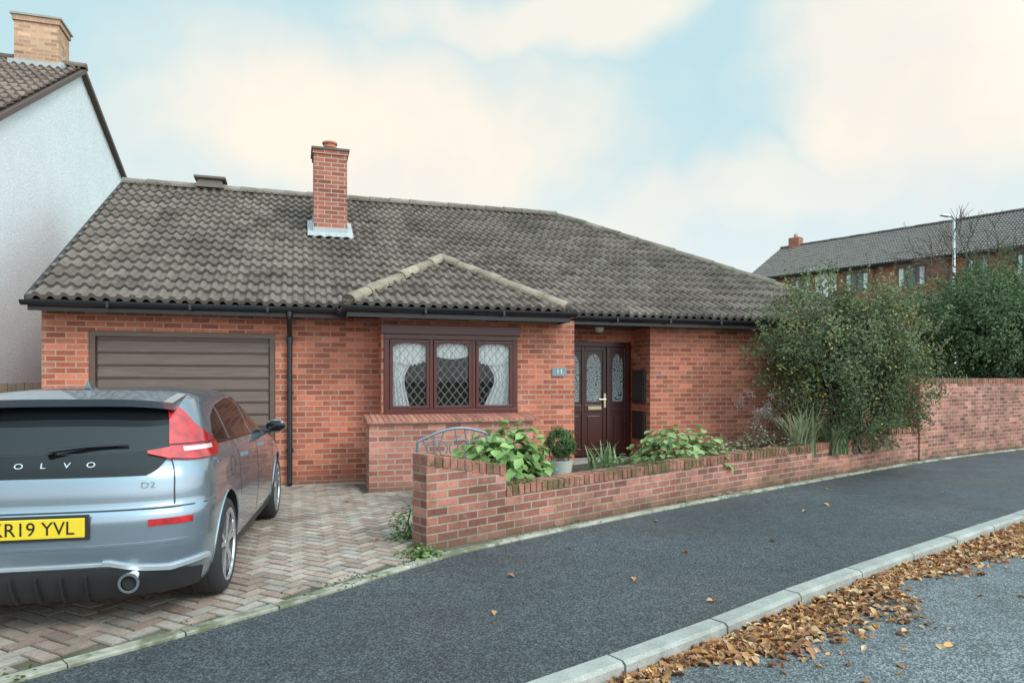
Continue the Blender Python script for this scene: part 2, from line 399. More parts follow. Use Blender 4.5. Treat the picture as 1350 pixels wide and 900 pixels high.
# ------------------------------------------------------------ bungalow
H=empty('brick_bungalow',(0,0,0))
mb=MB(); zt=2.38; XL=-3.08
mb.box(XL,-2.56,10,10.25,-.1,zt); mb.box(-2.56,-.29,10,10.25,2.13,zt); mb.box(-.29,1.11,10,10.25,-.1,zt)
mb.box(1.11,1.145,9.55,9.8,-.1,zt); mb.box(1.145,3.08,9.55,9.8,-.1,.97); mb.box(1.145,3.08,9.55,9.8,2.13,zt); mb.box(3.08,3.99,9.55,9.8,-.1,zt)
mb.box(1.11,1.36,9.8,10,-.1,zt); mb.box(3.74,3.99,9.8,11,-.1,zt)
mb.box(3.99,5.52,10.67,10.9,2.14,zt)
mb.box(5.52,10,10,10.25,-.1,zt); mb.box(5.52,5.77,10.25,10.9,-.1,zt)
mb.box(9.75,10,10.25,18.8,-.1,zt); mb.box(XL,XL+.25,10.25,18.8,-.1,zt); mb.box(XL,10,18.8,19.05,-.1,zt)
mb.face([(XL,9.99,zt),(XL,19.0,zt),(XL,14.4,5.05)]); mb.face([(-2.9,19.0,zt),(-2.9,9.99,zt),(-2.9,14.4,5.05)])
mb.make('walls',M_brick,H)
mb=MB(); mb.box(.9,3.17,9.1,9.545,-.05,.915); mb.make('bay_plinth',M_brickp,H)
mb=MB(); x=.86
while x<3.2:
    g=random.uniform(.8,1.15); col=(.46*g,.19*g,.14*g)
    mb.hexa([(x+.004,9.045,.92),(x+.071,9.045,.92),(x+.071,9.56,.92),(x+.004,9.56,.92),(x+.004,9.045,.965),(x+.071,9.045,.965),(x+.071,9.56,1.02),(x+.004,9.56,1.02)],0,col); x+=.075
o=mb.make('bay_sill',M_sill,H); bevel(o,.004)
mb=MB(); mb.box(.87,3.2,9.055,9.55,.915,.955); mb.make('sill_mortar',M_conc,H)
tn=.564; pv=math.atan(tn); cs,sn=math.cos(pv),math.sin(pv); sl=4.75/cs
tile_slope('roof_front',(-3.13,9.65,2.49),(1,0,0),(0,cs,sn),13.5,sl,M_tile,H,clips=[((5.51,14.4,0),(1,1,0))])
tile_slope('roof_back',(10.35,19.15,2.49),(-1,0,0),(0,-cs,sn),13.48,sl,M_tile,H,clips=[((5.51,14.4,0),(1,-1,0))])
tile_slope('roof_hip_end',(10.26,9.65,2.49),(0,1,0),(-cs,0,sn),9.5,sl,M_tile,H,clips=[((5.51,14.4,0),(-1,-1,0)),((5.51,14.4,0),(-1,1,0))])
mb=MB(); zz=2.47
mb.face([(-3.1,9.67,zz),(10.2,9.67,zz),(5.51,14.4,5.12),(-3.1,14.4,5.12)]); mb.face([(10.2,19.1,zz),(-3.1,19.1,zz),(-3.1,14.4,5.12),(5.51,14.4,5.12)])
mb.face([(10.2,9.67,zz),(10.2,19.1,zz),(5.51,14.4,5.12)]); mb.make('roof_underlay',M_dark,H)
ridge_tiles('ridge_caps',(-3.12,14.4,5.22),(5.55,14.4,5.22),H,M_ridge,base=(.24,.20,.17))
ridge_tiles('hip_caps',(10.2,9.7,2.57),(5.51,14.4,5.22),H,M_ridge,base=(.22,.185,.155))
ridge_tiles('hip_caps_back',(10.2,19.1,2.57),(5.51,14.4,5.22),H,M_ridge,base=(.19,.17,.15))
mb=MB()
for yy in (9.65,19.15):
    a=Vector((-3.155,yy,2.42)); b=Vector((-3.155,14.4,5.10))
    mb.hexa([a,a+Vector((.06,0,0)),b+Vector((.06,0,0)),b,a+Vector((0,0,.10)),a+Vector((.06,0,.10)),b+Vector((.06,0,.10)),b+Vector((0,0,.10))])
mb.make('verge_boards',M_black,H,recalc=True)
mb=MB()
mb.hexa([(-1.85,14.2,5.18),(-1.35,14.2,5.18),(-1.35,14.6,5.18),(-1.85,14.6,5.18),(-1.8,14.25,5.36),(-1.4,14.25,5.36),(-1.4,14.55,5.36),(-1.8,14.55,5.36)]); mb.box(-1.88,-1.32,14.18,14.62,5.35,5.39)
mb.make('ridge_vent',plain('vent_brown',(.15,.12,.10),.8),H)
x0,x1=.6,3.75; hw=(x1-x0)/2; xm=(x0+x1)/2; ye=9.1; ze=2.48; ya=ye+hw
tile_slope('bay_roof_front',(x0,ye,ze),(1,0,0),(0,cs,sn),x1-x0,hw/cs,M_tile,H,clips=[((x0,ye,0),(-1,1,0)),((x1,ye,0),(1,1,0))])
tile_slope('bay_roof_left',(x0,ye,ze),(0,1,0),(cs,0,sn),2.3,hw/cs,M_tile,H,clips=[((x0,ye,0),(1,-1,0)),((x0,9.3,0),(-1,1,0))])
tile_slope('bay_roof_right',(x1,ye,ze),(0,1,0),(-cs,0,sn),2.3,hw/cs,M_tile,H,clips=[((x1,ye,0),(-1,-1,0)),((x1,9.3,0),(1,1,0))])
zp=ze+tn*hw+.05
ridge_tiles('bay_hip_left',(x0+.03,ye+.03,ze+.07),(xm,ya,zp+.02),H,M_ridge,r=.105,ln=.38,base=(.37,.29,.23))
ridge_tiles('bay_hip_right',(x1-.03,ye+.03,ze+.07),(xm,ya,zp+.02),H,M_ridge,r=.105,ln=.38,base=(.37,.29,.23))
ridge_tiles('bay_ridge',(xm,ya-.05,zp),(xm,ya+.62,zp),H,M_ridge,r=.105,ln=.35,base=(.34,.27,.22))
mb=MB(); mb.face([(x0+.05,ye+.04,ze-.02),(x1-.05,ye+.04,ze-.02),(xm,ya,zp-.09)]); mb.make('bay_underlay',M_dark,H)
mb=MB()
mb.box(-3.12,.62,9.68,10.02,2.375,2.395); mb.box(3.73,10.2,9.68,10.02,2.375,2.395); mb.box(3.99,5.52,10.02,10.67,2.35,2.372); mb.box(.64,3.72,9.13,9.57,2.365,2.385); mb.box(.64,1.1,9.57,9.68,2.365,2.385)
mb.box(-3.12,.64,9.655,9.68,2.34,2.475); mb.box(3.72,10.2,9.655,9.68,2.34,2.475); mb.box(.64,3.72,9.105,9.13,2.32,2.465)
mb.box(.615,.64,9.105,9.68,2.32,2.465); mb.box(3.72,3.745,9.105,9.68,2.32,2.465); mb.box(10.2,10.225,9.655,19.1,2.34,2.475)
mb.make('fascia_and_soffit',M_black,H)
def gutter(mb,a,b):
    a=Vector(a);b=Vector(b);t=(b-a).normalized(); s=Vector((t.y,-t.x,0)); n=9
    ring=[(math.cos(math.pi+math.pi*i/n)*.06,math.sin(math.pi+math.pi*i/n)*.06) for i in range(n+1)]
    inn=[(c*.88,q*.88) for c,q in ring][::-1]; rr=ring+inn
    A=[a+s*c+Vector((0,0,q)) for c,q in rr]; B=[b+s*c+Vector((0,0,q)) for c,q in rr]
    for i in range(len(rr)):
        j=(i+1)%len(rr); mb.face([A[i],B[i],B[j],A[j]])
    mb.face(A); mb.face(B[::-1])
    L=(b-a).length; m=int(L/.9)
    for i in range(1,m):
        p=a+t*(L*i/m)
        mb.box(p.x-.015,p.x+.015,p.y-.066,p.y+.03,p.z-.068,p.z+.006)
mb=MB(); gutter(mb,(-3.17,9.59,2.455),(.56,9.59,2.455)); gutter(mb,(3.78,9.59,2.455),(10.25,9.59,2.455)); gutter(mb,(.54,9.04,2.445),(3.8,9.04,2.445))
gutter(mb,(.54,9.6,2.44),(.54,9.04,2.44)); gutter(mb,(3.8,9.04,2.44),(3.8,9.6,2.44))
mb.tube([(-.1,9.60,2.42),(-.1,9.60,2.32),(-.1,9.68,2.24),(-.1,9.86,2.16),(-.1,9.94,2.08),(-.1,9.94,.12),(-.1,9.88,.05)],.035,12)
for z in (2.05,1.3,.5): mb.box(-.15,-.05,9.93,9.99,z,z+.04)
mb.tube([(-.1,9.94,2.09),(-.1,9.94,2.0)],.042,12); mb.tube([(-.1,9.6,2.42),(-.1,9.6,2.34)],.045,12)
mb.make('gutters_and_downpipe',M_black,H,smooth=True)
mb=MB(); cx,cy=.55,12.5; w=.28
mb.box(cx-w,cx+w,cy-w,cy+w,3.6,5.39); mb.box(cx-w-.02,cx+w+.02,cy-w-.02,cy+w+.02,5.39,5.465)
mb.make('chimney_stack',M_chim,H)
mb=MB(); mb.box(cx-w-.04,cx+w+.04,cy-w-.04,cy+w+.04,5.465,5.50); mb.box(cx-.18,cx+.18,cy-.18,cy+.18,5.50,5.53); mb.make('chimney_cap',plain('cap_dark',(.14,.12,.10),.9),H)
mb=MB(); mb.tube([(cx,cy,5.52),(cx,cy,5.66)],[.12,.105],16); mb.tube([(cx,cy,5.65),(cx,cy,5.68)],[.13,.13],16)
mb.tube([(cx,cy,5.58),(cx,cy,5.60)],[.125,.125],16)
mb.make('chimney_pot',plain('terracotta',(.48,.17,.10),.8),H,smooth=True)
mb=MB(); zc=lambda y:2.5+tn*(y-9.65)
a=cy-w-.13
n=24
for i in range(n):
    def ap(u):
        x=cx-w-.10+(2*w+.2)*u; return x,.022*abs(math.sin(x*math.pi/.15))
    xa,ha=ap(i/n); xb,hb=ap((i+1)/n); dz_=.02*math.sin(i*.9)
    mb.face([(xa,a+dz_,zc(a)+.055+ha),(xb,a+dz_,zc(a)+.055+hb),(xb,cy-w-.005,zc(cy-w)+.10),(xa,cy-w-.005,zc(cy-w)+.10)])
mb.box(cx-w-.008,cx+w+.008,cy-w-.008,cy-w+.02,zc(cy-w)+.06,zc(cy-w)+.17)
for sx in (-1,1):
    X0=cx+sx*(w-.01); X1=cx+sx*(w+.012)
    for q in range(4):
        y_=cy-w+q*.14; z_=zc(y_)+.05
        mb.box(min(X0,X1),max(X0,X1),y_,y_+.14,z_,z_+.19)
    xx=cx+sx*(w+.1); mb.face([(cx+sx*w,cy-w,zc(cy-w)+.10),(xx,cy-w,zc(cy-w)+.075),(xx,cy+w,zc(cy+w)+.075),(cx+sx*w,cy+w,zc(cy+w)+.10)])
mb.make('lead_flashing',M_lead,H)
mb=MB()
mb.box(-2.56,-2.49,10.02,10.14,0,2.13); mb.box(-.36,-.29,10.02,10.14,0,2.13); mb.box(-2.49,-.36,10.02,10.14,2.06,2.13)
mb.box(-2.49,-.36,10.09,10.11,0,2.06)
z=.03
while z<2.04:
    mb.hexa([(-2.47,10.045,z),(-.38,10.045,z),(-.38,10.09,z),(-2.47,10.09,z),(-2.47,10.075,z+.142),(-.38,10.075,z+.142),(-.38,10.09,z+.142),(-2.47,10.09,z+.142)])
    mb.box(-2.47,-.38,10.058,10.09,z+.148,z+.163); z+=.167
o=mb.make('garage_door',M_brown,H)
mb=MB(); mb.box(-1.52,-1.38,10.03,10.06,.95,1.0); mb.make('garage_handle',M_black,H)
# window
mb=MB(); wx0,wx1,wz0,wz1=1.145,3.08,1.0,2.13
mb.box(wx0,wx1,9.52,9.62,wz1-.07,wz1); mb.box(wx0,wx1,9.50,9.62,wz0+.005,wz0+.08); mb.box(wx0,wx0+.07,9.52,9.62,wz0+.08,wz1-.07); mb.box(wx1-.07,wx1,9.52,9.62,wz0+.08,wz1-.07)
mb.box(wx0-.05,wx1+.04,9.50,9.549,wz1+.003,wz1+.13)
pw=(wx1-wx0-.14-.10)/3; gl=MB(); ld=MB()
for i in range(3):
    a=wx0+.07+i*(pw+.05); b=a+pw; z0=wz0+.08; z1=wz1-.07
    if i<2: mb.box(b,b+.05,9.52,9.62,z0,z1)
    s_=.05
    mb.box(a+.006,b-.006,9.508,9.56,z1-s_,z1-.006); mb.box(a+.006,b-.006,9.508,9.56,z0+.006,z0+s_); mb.box(a+.006,a+s_,9.508,9.56,z0+s_,z1-s_); mb.box(b-s_,b-.006,9.508,9.56,z0+s_,z1-s_)
    ga,gb,gz0,gz1=a+s_,b-s_,z0+s_,z1-s_
    for sx,xx in ((1,ga),(-1,gb)):
        pts=[(xx,gz1)]
        for q in range(7):
            an=math.pi/2*q/6; pts.append((xx+sx*.16*(1-math.sin(an)) ,gz1-.075*(1-math.cos(an))))
        f=[(p[0],9.512,p[1]) for p in pts]; mb.face(f if sx>0 else f[::-1])
    gl.face([(ga,9.54,gz0),(gb,9.54,gz0),(gb,9.54,gz1),(ga,9.54,gz1)])
    cw,ch=(gb-ga)/4,(gz1-gz0)/6
    def clip(p,q):
        x0_,z0_=p;x1_,z1_=q; t0,t1=0,1; dx,dz=x1_-x0_,z1_-z0_
        for pp,qq in ((-dx,x0_-ga),(dx,gb-x0_),(-dz,z0_-gz0),(dz,gz1-z0_)):
            if pp==0: continue
            r_=qq/pp
            if pp<0: t0=max(t0,r_)
            else: t1=min(t1,r_)
        return None if t0>=t1 else ((x0_+dx*t0,z0_+dz*t0),(x0_+dx*t1,z0_+dz*t1))
    for kx in range(-8,9):
        for sg in (1,-1):
            p=(ga+kx*cw,gz0); q=(ga+kx*cw+sg*cw*6,gz0+ch*6)
            c_=clip(p,q)
            if c_:
                (ax,az),(bx,bz)=c_; L=math.hypot(bx-ax,bz-az); nx,nz=-(bz-az)/L*.003,(bx-ax)/L*.003
                ld.face([(ax-nx,9.535,az-nz),(bx-nx,9.535,bz-nz),(bx+nx,9.535,bz+nz),(ax+nx,9.535,az+nz)])
o=mb.make('window_frame',M_mahog,H); bevel(o,.004,2)
gl.make('window_glass',M_glass,H); ld.make('window_leads',plain('lead_came',(.22,.22,.22),.5),H)
mb=MB(); CW=(.86,.86,.84)
def curtain(xa,xb,zb_fn,n=40,yy=9.60,zt=2.06):
    for i in range(n):
        u0,u1=i/n,(i+1)/n
        xa_,xb_=xa+(xb-xa)*u0,xa+(xb-xa)*u1
        f=lambda u:yy+.012*math.sin(u*(xb-xa)*110)+.006*math.sin(u*37)
        mb.face([(xa_,f(u0),zb_fn(u0)),(xb_,f(u1),zb_fn(u1)),(xb_,f(u1),zt),(xa_,f(u0),zt)],0,CW)
for i in range(3):
    a=wx0+.07+i*(pw+.05); curtain(a+.01,a+pw-.01,(lambda u:1.77-.07*math.sin(u*math.pi)+.012*math.sin(u*60)) if i!=1 else (lambda u:1.84-.05*math.sin(u*math.pi)),n=60)
def drape(xe,sg,wtop,wwaist,wbot,yy=9.635):
    n=24;m=20
    def w(z):
        t=(2.05-z)/1.0
        return wtop+(wwaist-wtop)*sst(0,.55,t) if t<.55 else wwaist+(wbot-wwaist)*sst(.55,1,t)
    for j in range(m):
        za,zb=2.05-j/m*1.0,2.05-(j+1)/m*1.0
        for i in range(n):
            u0,u1=i/n,(i+1)/n; f=lambda u,z:yy+.012*math.sin(u*34)+.006*math.sin(u*80+z*3)
            mb.face([(xe+sg*w(zb)*u0,f(u0,zb),zb),(xe+sg*w(zb)*u1,f(u1,zb),zb),(xe+sg*w(za)*u1,f(u1,za),za),(xe+sg*w(za)*u0,f(u0,za),za)],0,CW)
drape(1.22,1,.5,.22,.30); drape(3.02,-1,.55,.26,.42)
mb.make('net_curtains',M_curt,H,smooth=True)
mb=MB()
X0,X1,Y0,Y1,Z0,Z1=1.12,3.7,9.81,12,.6,2.3
mb.face([(X0,Y1,Z0),(X1,Y1,Z0),(X1,Y1,Z1),(X0,Y1,Z1)]); mb.face([(X0,Y0,Z0),(X0,Y1,Z0),(X0,Y1,Z1),(X0,Y0,Z1)]); mb.face([(X1,Y0,Z0),(X1,Y1,Z0),(X1,Y1,Z1),(X1,Y0,Z1)])
mb.face([(X0,Y0,Z0),(X1,Y0,Z0),(X1,Y1,Z0),(X0,Y1,Z0)]); mb.face([(X0,Y0,Z1),(X1,Y0,Z1),(X1,Y1,Z1),(X0,Y1,Z1)])
mb.make('room_behind_window',plain('room',(.20,.19,.17),.9),H)
# door
mb=MB(); dy=10.67
mb.box(4.0,4.1,dy,dy+.1,.17,2.14); mb.box(4.1,5.44,dy,dy+.1,2.06,2.14); mb.box(5.44,5.52,dy,dy+.1,.17,2.14); mb.box(5.06,5.12,dy,dy+.1,.17,2.06); mb.box(4.1,4.16,dy,dy+.1,.17,2.06)
mb.box(4.16,5.06,dy+.04,dy+.08,.2,2.06); mb.box(5.12,5.44,dy+.04,dy+.08,.2,2.06)
for a,b in ((4.2,4.22),(4.60,4.66),(5.0,5.055),(5.12,5.16),(5.40,5.44)): mb.box(a,b,dy+.02,dy+.04,.2,2.06)
for z0,z1 in ((.2,.32),(.95,1.07),(1.98,2.06)):
    mb.box(4.22,4.60,dy+.021,dy+.04,z0,z1); mb.box(4.66,5.0,dy+.021,dy+.04,z0,z1); mb.box(5.16,5.40,dy+.021,dy+.04,z0,z1)
for a,b in ((4.27,4.55),(4.71,4.95),(5.2,5.36)): mb.box(a,b,dy+.026,dy+.04,.4,.88)
o=mb.make('front_door',plain('mahogany_door',(.058,.012,.010),.32,var=.3,vs=8),H); bevel(o,.006,2)
k=NT('leaded_bevel_glass'); v=k.obj()
vo=k.n('ShaderNodeTexVoronoi'); vo.inputs['Scale'].default_value=11; vo.feature='DISTANCE_TO_EDGE'; k.l(v,vo.inputs['Vector'])
c=k.ramp(vo.outputs['Distance'],[(.03,(.03,.03,.03)),(.06,(.38,.43,.45)),(.4,(.07,.09,.09))]); k.col(c); k.b.inputs['Roughness'].default_value=.12
M_dg=k.m
mb=MB()
for a,b in ((4.26,4.56),(4.70,4.96),(5.18,5.38)):
    pts=[(a,1.12),(b,1.12)]; xm_=(a+b)/2
    for q in range(13):
        an=math.pi*q/12; pts.append((xm_+(b-a)/2*math.cos(an),1.72+.22*math.sin(an)))
    mb.face([(p[0],dy+.036,p[1]) for p in pts])
mb.make('door_glass',M_dg,H)
mb=MB(); mb.box(5.0,5.04,dy-.005,dy+.02,1.02,1.26); mb.tube([(5.02,dy-.04,1.16),(4.9,dy-.04,1.16)],.012,8); mb.tube([(5.02,dy,1.16),(5.02,dy-.045,1.16)],.012,8)
mb.box(4.72,4.96,dy+.01,dy+.024,.985,1.045); mb.make('door_handle_and_letterbox',plain('brass',(.5,.42,.28),.3,1),H)
mb=MB(); mb.box(3.99,5.52,10.2,10.75,0,.17); mb.make('door_step',M_conc,H)
mb=MB()
for z0,z1 in ((1.1,1.66),(.5,.97)):
    mb.box(5.475,5.519,10.13,10.55,z0,z1); mb.box(5.465,5.475,10.16,10.52,z0+.03,z1-.03)
mb.make('meter_boxes',plain('meter_brown',(.04,.025,.022),.5),H)
mb=MB(); mb.tube([(4.75,10.3,2.35),(4.75,10.3,2.28)],[.08,.06],14); mb.make('porch_light',M_white,H)
mb=MB(); mb.box(3.63,3.86,9.535,9.549,1.55,1.68); mb.make('number_plaque',plain('slate',(.20,.25,.27),.6),H)
def text(s,size,loc,rot,mat,parent,name,ext=.002,ax='CENTER',sx=1):
    cu=D.curves.new(name,'FONT'); cu.body=s; cu.size=size; cu.extrude=ext; cu.align_x=ax; cu.align_y='CENTER'
    o=D.objects.new(name,cu); scene.collection.objects.link(o); o.location=loc; o.rotation_euler=rot; o.scale=(sx,1,1); cu.materials.append(mat); o.parent=parent; return o
text('11',.11,(3.745,9.532,1.615),(R(90),0,0),M_white,H,'number_digits')
mb=MB()
for x in (.2,.6): mb.box(x,x+.2,9.992,9.9995,.16,.225)
mb.make('air_bricks',plain('airbrick',(.36,.10,.06),.8),H)
mb=MB(); mb.box(-.285,1.1,9.97,10.01,-.05,.03); mb.make('wall_foot',M_conc,H)

# ------------------------------------------------------------ neighbour house
N_=empty('rendered_house'); xn=-4.3; yA,zA=16.2,7.9
yn,zn=11.0,7.9-.59*5.2; yf_,zf_=24.0,7.9-.34*7.8
mb=MB()
P=[(yn,-.1),(yf_,-.1),(yf_,zf_),(yA,zA),(yn,zn)]
mb.face([(xn,y,z) for y,z in P]); mb.face([(-14,y,z) for y,z in P][::-1]); mb.face([(-14,yn,-.1),(xn,yn,-.1),(xn,yn,zn),(-14,yn,zn)]); mb.face([(xn,yf_,-.1),(-14,yf_,-.1),(-14,yf_,zf_),(xn,yf_,zf_)])
mb.make('walls',M_render,N_)
p1=math.atan(.59); L1=5.6/math.cos(p1)
tile_slope('roof_near',(-14.1,yn-.4,zn-.59*.4+.03),(1,0,0),(0,math.cos(p1),math.sin(p1)),9.88,L1,M_tile2,N_)
p2=math.atan(.34); L2=8.2/math.cos(p2)
tile_slope('roof_far',(xn+.08,yf_+.4,zf_-.34*.4+.03),(-1,0,0),(0,-math.cos(p2),math.sin(p2)),9.88,L2,M_tile2,N_)
ridge_tiles('ridge_caps',(-14,yA,zA+.1),(xn+.1,yA,zA+.1),N_,M_ridge,base=(.19,.14,.12))
mb=MB()
for (ya_,za_),(yb_,zb_) in (((yn-.4,zn-.236),(yA,zA)),((yf_+.4,zf_-.136),(yA,zA))):
    mb.hexa([(xn,ya_,za_-.05),(xn+.11,ya_,za_-.05),(xn+.11,yb_,zb_-.05),(xn,yb_,zb_-.05),(xn,ya_,za_+.04),(xn+.11,ya_,za_+.04),(xn+.11,yb_,zb_+.04),(xn,yb_,zb_+.04)])
mb.make('verges',plain('verge_brown',(.11,.075,.065),.8),N_,recalc=True)
mb=MB(); mb.box(-5.35,-4.58,15.85,16.5,7.4,8.62); mb.box(-5.38,-4.55,15.82,16.53,8.62,8.72); mb.make('chimney_stack',M_buff,N_)
mb=MB(); mb.box(-5.41,-4.52,15.79,16.56,8.72,8.76); mb.make('chimney_cap',M_conc,N_)
mb=MB()
for x in (-5.15,-4.8): mb.tube([(x,16.17,8.76),(x,16.17,8.84)],.1,12)
mb.make('chimney_pots',M_tile2,N_)
mb=MB(); mb.box(-5.42,-4.5,15.72,15.85,7.64,7.80); mb.box(-4.58,-4.5,15.85,16.5,7.64,7.88); mb.make('lead_flashing',M_lead,N_)
mb=MB(); x=-4.28
while x<-3.15:
    mb.box(x,x+.095,10.98+random.uniform(-.003,.003),11.0,0,1.45+random.uniform(-.01,.01)); x+=.1
mb.box(-4.28,-3.13,11.0,11.04,.4,.48); mb.box(-4.28,-3.13,11.0,11.04,1.2,1.28); mb.make('wooden_fence',M_wood)

# ------------------------------------------------------------ garden wall
mb=MB(); cp=MB()
acc=[0]
for a,b in zip(W,W[1:]): acc.append(acc[-1]+(b-a).length)
def WP(t,o=0):
    t=max(0,min(acc[-1]-1e-4,t)); lo,hi=0,len(acc)-1
    while hi-lo>1:
        m=(lo+hi)//2
        if acc[m]<=t: lo=m
        else: hi=m
    a,b=W[lo],W[lo+1]; u=(t-acc[lo])/(acc[lo+1]-acc[lo]); d=(b-a).normalized(); p=a+(b-a)*u
    return Vector((p.x-d.y*o,p.y+d.x*o)),d
def t_of_x(x):
    for i,(a,b) in enumerate(zip(W,W[1:])):
        if a.x<=x<=b.x: return acc[i]+(acc[i+1]-acc[i])*(x-a.x)/(b.x-a.x)
tA=t_of_x(1.9); tB=t_of_x(9.9); tC=t_of_x(10.93); tE=acc[-1]
def seg(mb,t0,t1,h0,h1,off0=0,off1=.225,zb0=None,zb1=None):
    n=max(2,int((t1-t0)/.25))
    for i in range(n):
        a=t0+(t1-t0)*i/n; b=t0+(t1-t0)*(i+1)/n; ha=h0+(h1-h0)*i/n; hb=h0+(h1-h0)*(i+1)/n
        za=-.1 if zb0 is None else zb0+(zb1-zb0)*i/n; zb=-.1 if zb0 is None else zb0+(zb1-zb0)*(i+1)/n
        p0,_=WP(a,off0);p1,_=WP(b,off0);q0,_=WP(a,off1);q1,_=WP(b,off1)
        vs=[(p0.x,p0.y,za),(p1.x,p1.y,zb),(q1.x,q1.y,zb),(q0.x,q0.y,za),(p0.x,p0.y,ha),(p1.x,p1.y,hb),(q1.x,q1.y,hb),(q0.x,q0.y,ha)]
        mb.face([vs[0],vs[1],vs[5],vs[4]]); mb.face([vs[2],vs[3],vs[7],vs[6]]); mb.face([vs[4],vs[5],vs[6],vs[7]])
        if i==0: mb.face([vs[3],vs[0],vs[4],vs[7]])
        if i==n-1: mb.face([vs[1],vs[2],vs[6],vs[5]])
seg_core=[]
def coping(t0,t1,h0,h1,off0=-.008,off1=.233,hh=.1):
    n=int((t1-t0)/.077); w=(t1-t0)/n
    for i in range(n):
        a=t0+w*i+.005; b=t0+w*(i+1)-.005; h=h0+(h1-h0)*(i+.5)/n+random.uniform(-.004,.004)
        e=random.uniform(-.004,.004)
        p0,_=WP(a,off0+e);p1,_=WP(b,off0+e);q0,_=WP(a,off1+e);q1,_=WP(b,off1+e)
        g=random.uniform(.65,1.15); col=(.36*g,.155*g,.115*g)
        cp.hexa([(p0.x,p0.y,h),(p1.x,p1.y,h),(q1.x,q1.y,h),(q0.x,q0.y,h),(p0.x,p0.y,h+hh),(p1.x,p1.y,h+hh),(q1.x,q1.y,h+hh),(q0.x,q0.y,h+hh)],0,col)
    seg_core.append((t0+.02,t1-.02,h0+.085,h1+.085,h0-.01,h1-.01))
seg(mb,0,tA,.75,.58); coping(0,tA,.75,.58)
seg(mb,tA+.002,tB,.38,.44); coping(tA+.002,tB,.38,.44)
seg(mb,tB+.002,tC,.52,.52); coping(tB+.002,tC-.04,.52,.52)
seg(mb,tC,tC+.35,1.42,1.42,-.03,.26); coping(tC-.01,tC+.36,1.42,1.42,-.04,.27)
seg(mb,tC+.352,tE,1.42,1.42); coping(tC+.37,tE,1.42,1.42)
GW=empty('garden_wall')
# continuous UVs along the wall
o=mb.make('wall_bricks',M_wallb,GW)
me=o.data; uvd=me.uv_layers['UVMap'].data; Wn=np.array([(p.x,p.y) for p in W]); An=np.array(acc)
def along(x,y):
    d=((Wn-np.array([x,y]))**2).sum(1); i=int(d.argmin()); i=min(i,len(W)-2); s=(W[i+1]-W[i]).normalized()
    return An[i]+(x-W[i].x)*s.x+(y-W[i].y)*s.y
for p in me.polygons:
    n_=p.normal
    if abs(n_.z)<.5 and n_.y<-.5 or n_.y>.5:
        for li in p.loop_indices:
            co=me.vertices[me.loops[li].vertex_index].co; uvd[li].uv=(along(co.x,co.y),co.z)
o=cp.make('coping_bricks',M_cop,GW); bevel(o,.006,2)
mc=MB()
for t0,t1,h0,h1,b0,b1 in seg_core: seg(mc,t0,t1,h0,h1,.006,.219,b0,b1)
mc.make('coping_mortar',plain('coping_mortar',(.22,.19,.155),.9,var=.3),GW)
bi=[WP(t,.22)[0] for t in np.linspace(0.85,tC+4,60)]
mb=MB()
for a,b in zip(bi,bi[1:]):
    mb.face([(a.x,a.y,.32),(b.x,b.y,.32),(b.x-.3,max(b.y+.02,min(9.98,b.y+1.5)),.30),(a.x-.3,max(a.y+.02,min(9.98,a.y+1.5)),.30)])
    mb.face([(a.x-.3,max(a.y+.02,min(9.98,a.y+1.5)),.30),(b.x-.3,max(b.y+.02,min(9.98,b.y+1.5)),.30),(b.x-.3,max(b.y+.02,min(9.98,b.y+1.5)),-.05),(a.x-.3,max(a.y+.02,min(9.98,a.y+1.5)),-.05)])
a=bi[0]; mb.face([(a.x,a.y,.32),(a.x-.3,a.y+1.5,.3),(a.x-.3,a.y+1.5,-.05),(a.x,a.y,-.05)])
mb.make('garden_bed',M_soil)

# ------------------------------------------------------------ foliage
def leaf_mesh(name,pos,nrm,ax,L,Wd,cols,mat,parent=None,fold=.25):
    n=len(pos); nrm=nrm/np.linalg.norm(nrm,axis=1)[:,None]
    ax=ax-nrm*(ax*nrm).sum(1)[:,None]; ax/=np.linalg.norm(ax,axis=1)[:,None]+1e-9
    bt=np.cross(nrm,ax); L=np.asarray(L)[:,None]; Wd=np.asarray(Wd)[:,None]
    V=np.empty((n,6,3)); up=nrm*Wd*fold
    V[:,0]=pos-ax*L*.5; V[:,1]=pos-ax*L*.05+bt*Wd*.5+up; V[:,2]=pos+ax*L*.28+bt*Wd*.36+up*.7; V[:,3]=pos+ax*L*.5-nrm*L*.12; V[:,4]=pos+ax*L*.28-bt*Wd*.36+up*.7; V[:,5]=pos-ax*L*.05-bt*Wd*.5+up
    me=D.meshes.new(name); me.vertices.add(n*6); me.vertices.foreach_set('co',V.ravel())
    base=np.arange(n)[:,None]*6
    f=np.concatenate([base+np.array([[0,1,2,3]]),base+np.array([[0,3,4,5]])],1).ravel()
    me.loops.add(n*8); me.loops.foreach_set('vertex_index',f)
    me.polygons.add(n*2); me.polygons.foreach_set('loop_start',np.arange(n*2)*4); me.polygons.foreach_set('loop_total',np.full(n*2,4))
    me.update(calc_edges=True)
    ca=me.color_attributes.new('Col','FLOAT_COLOR','CORNER'); c=np.ones((n,8,4)); c[:,:,:3]=cols[:,None,:]; ca.data.foreach_set('color',c.ravel())
    me.materials.append(mat); o=D.objects.new(name,me); scene.collection.objects.link(o)
    if parent: o.parent=parent
    return o
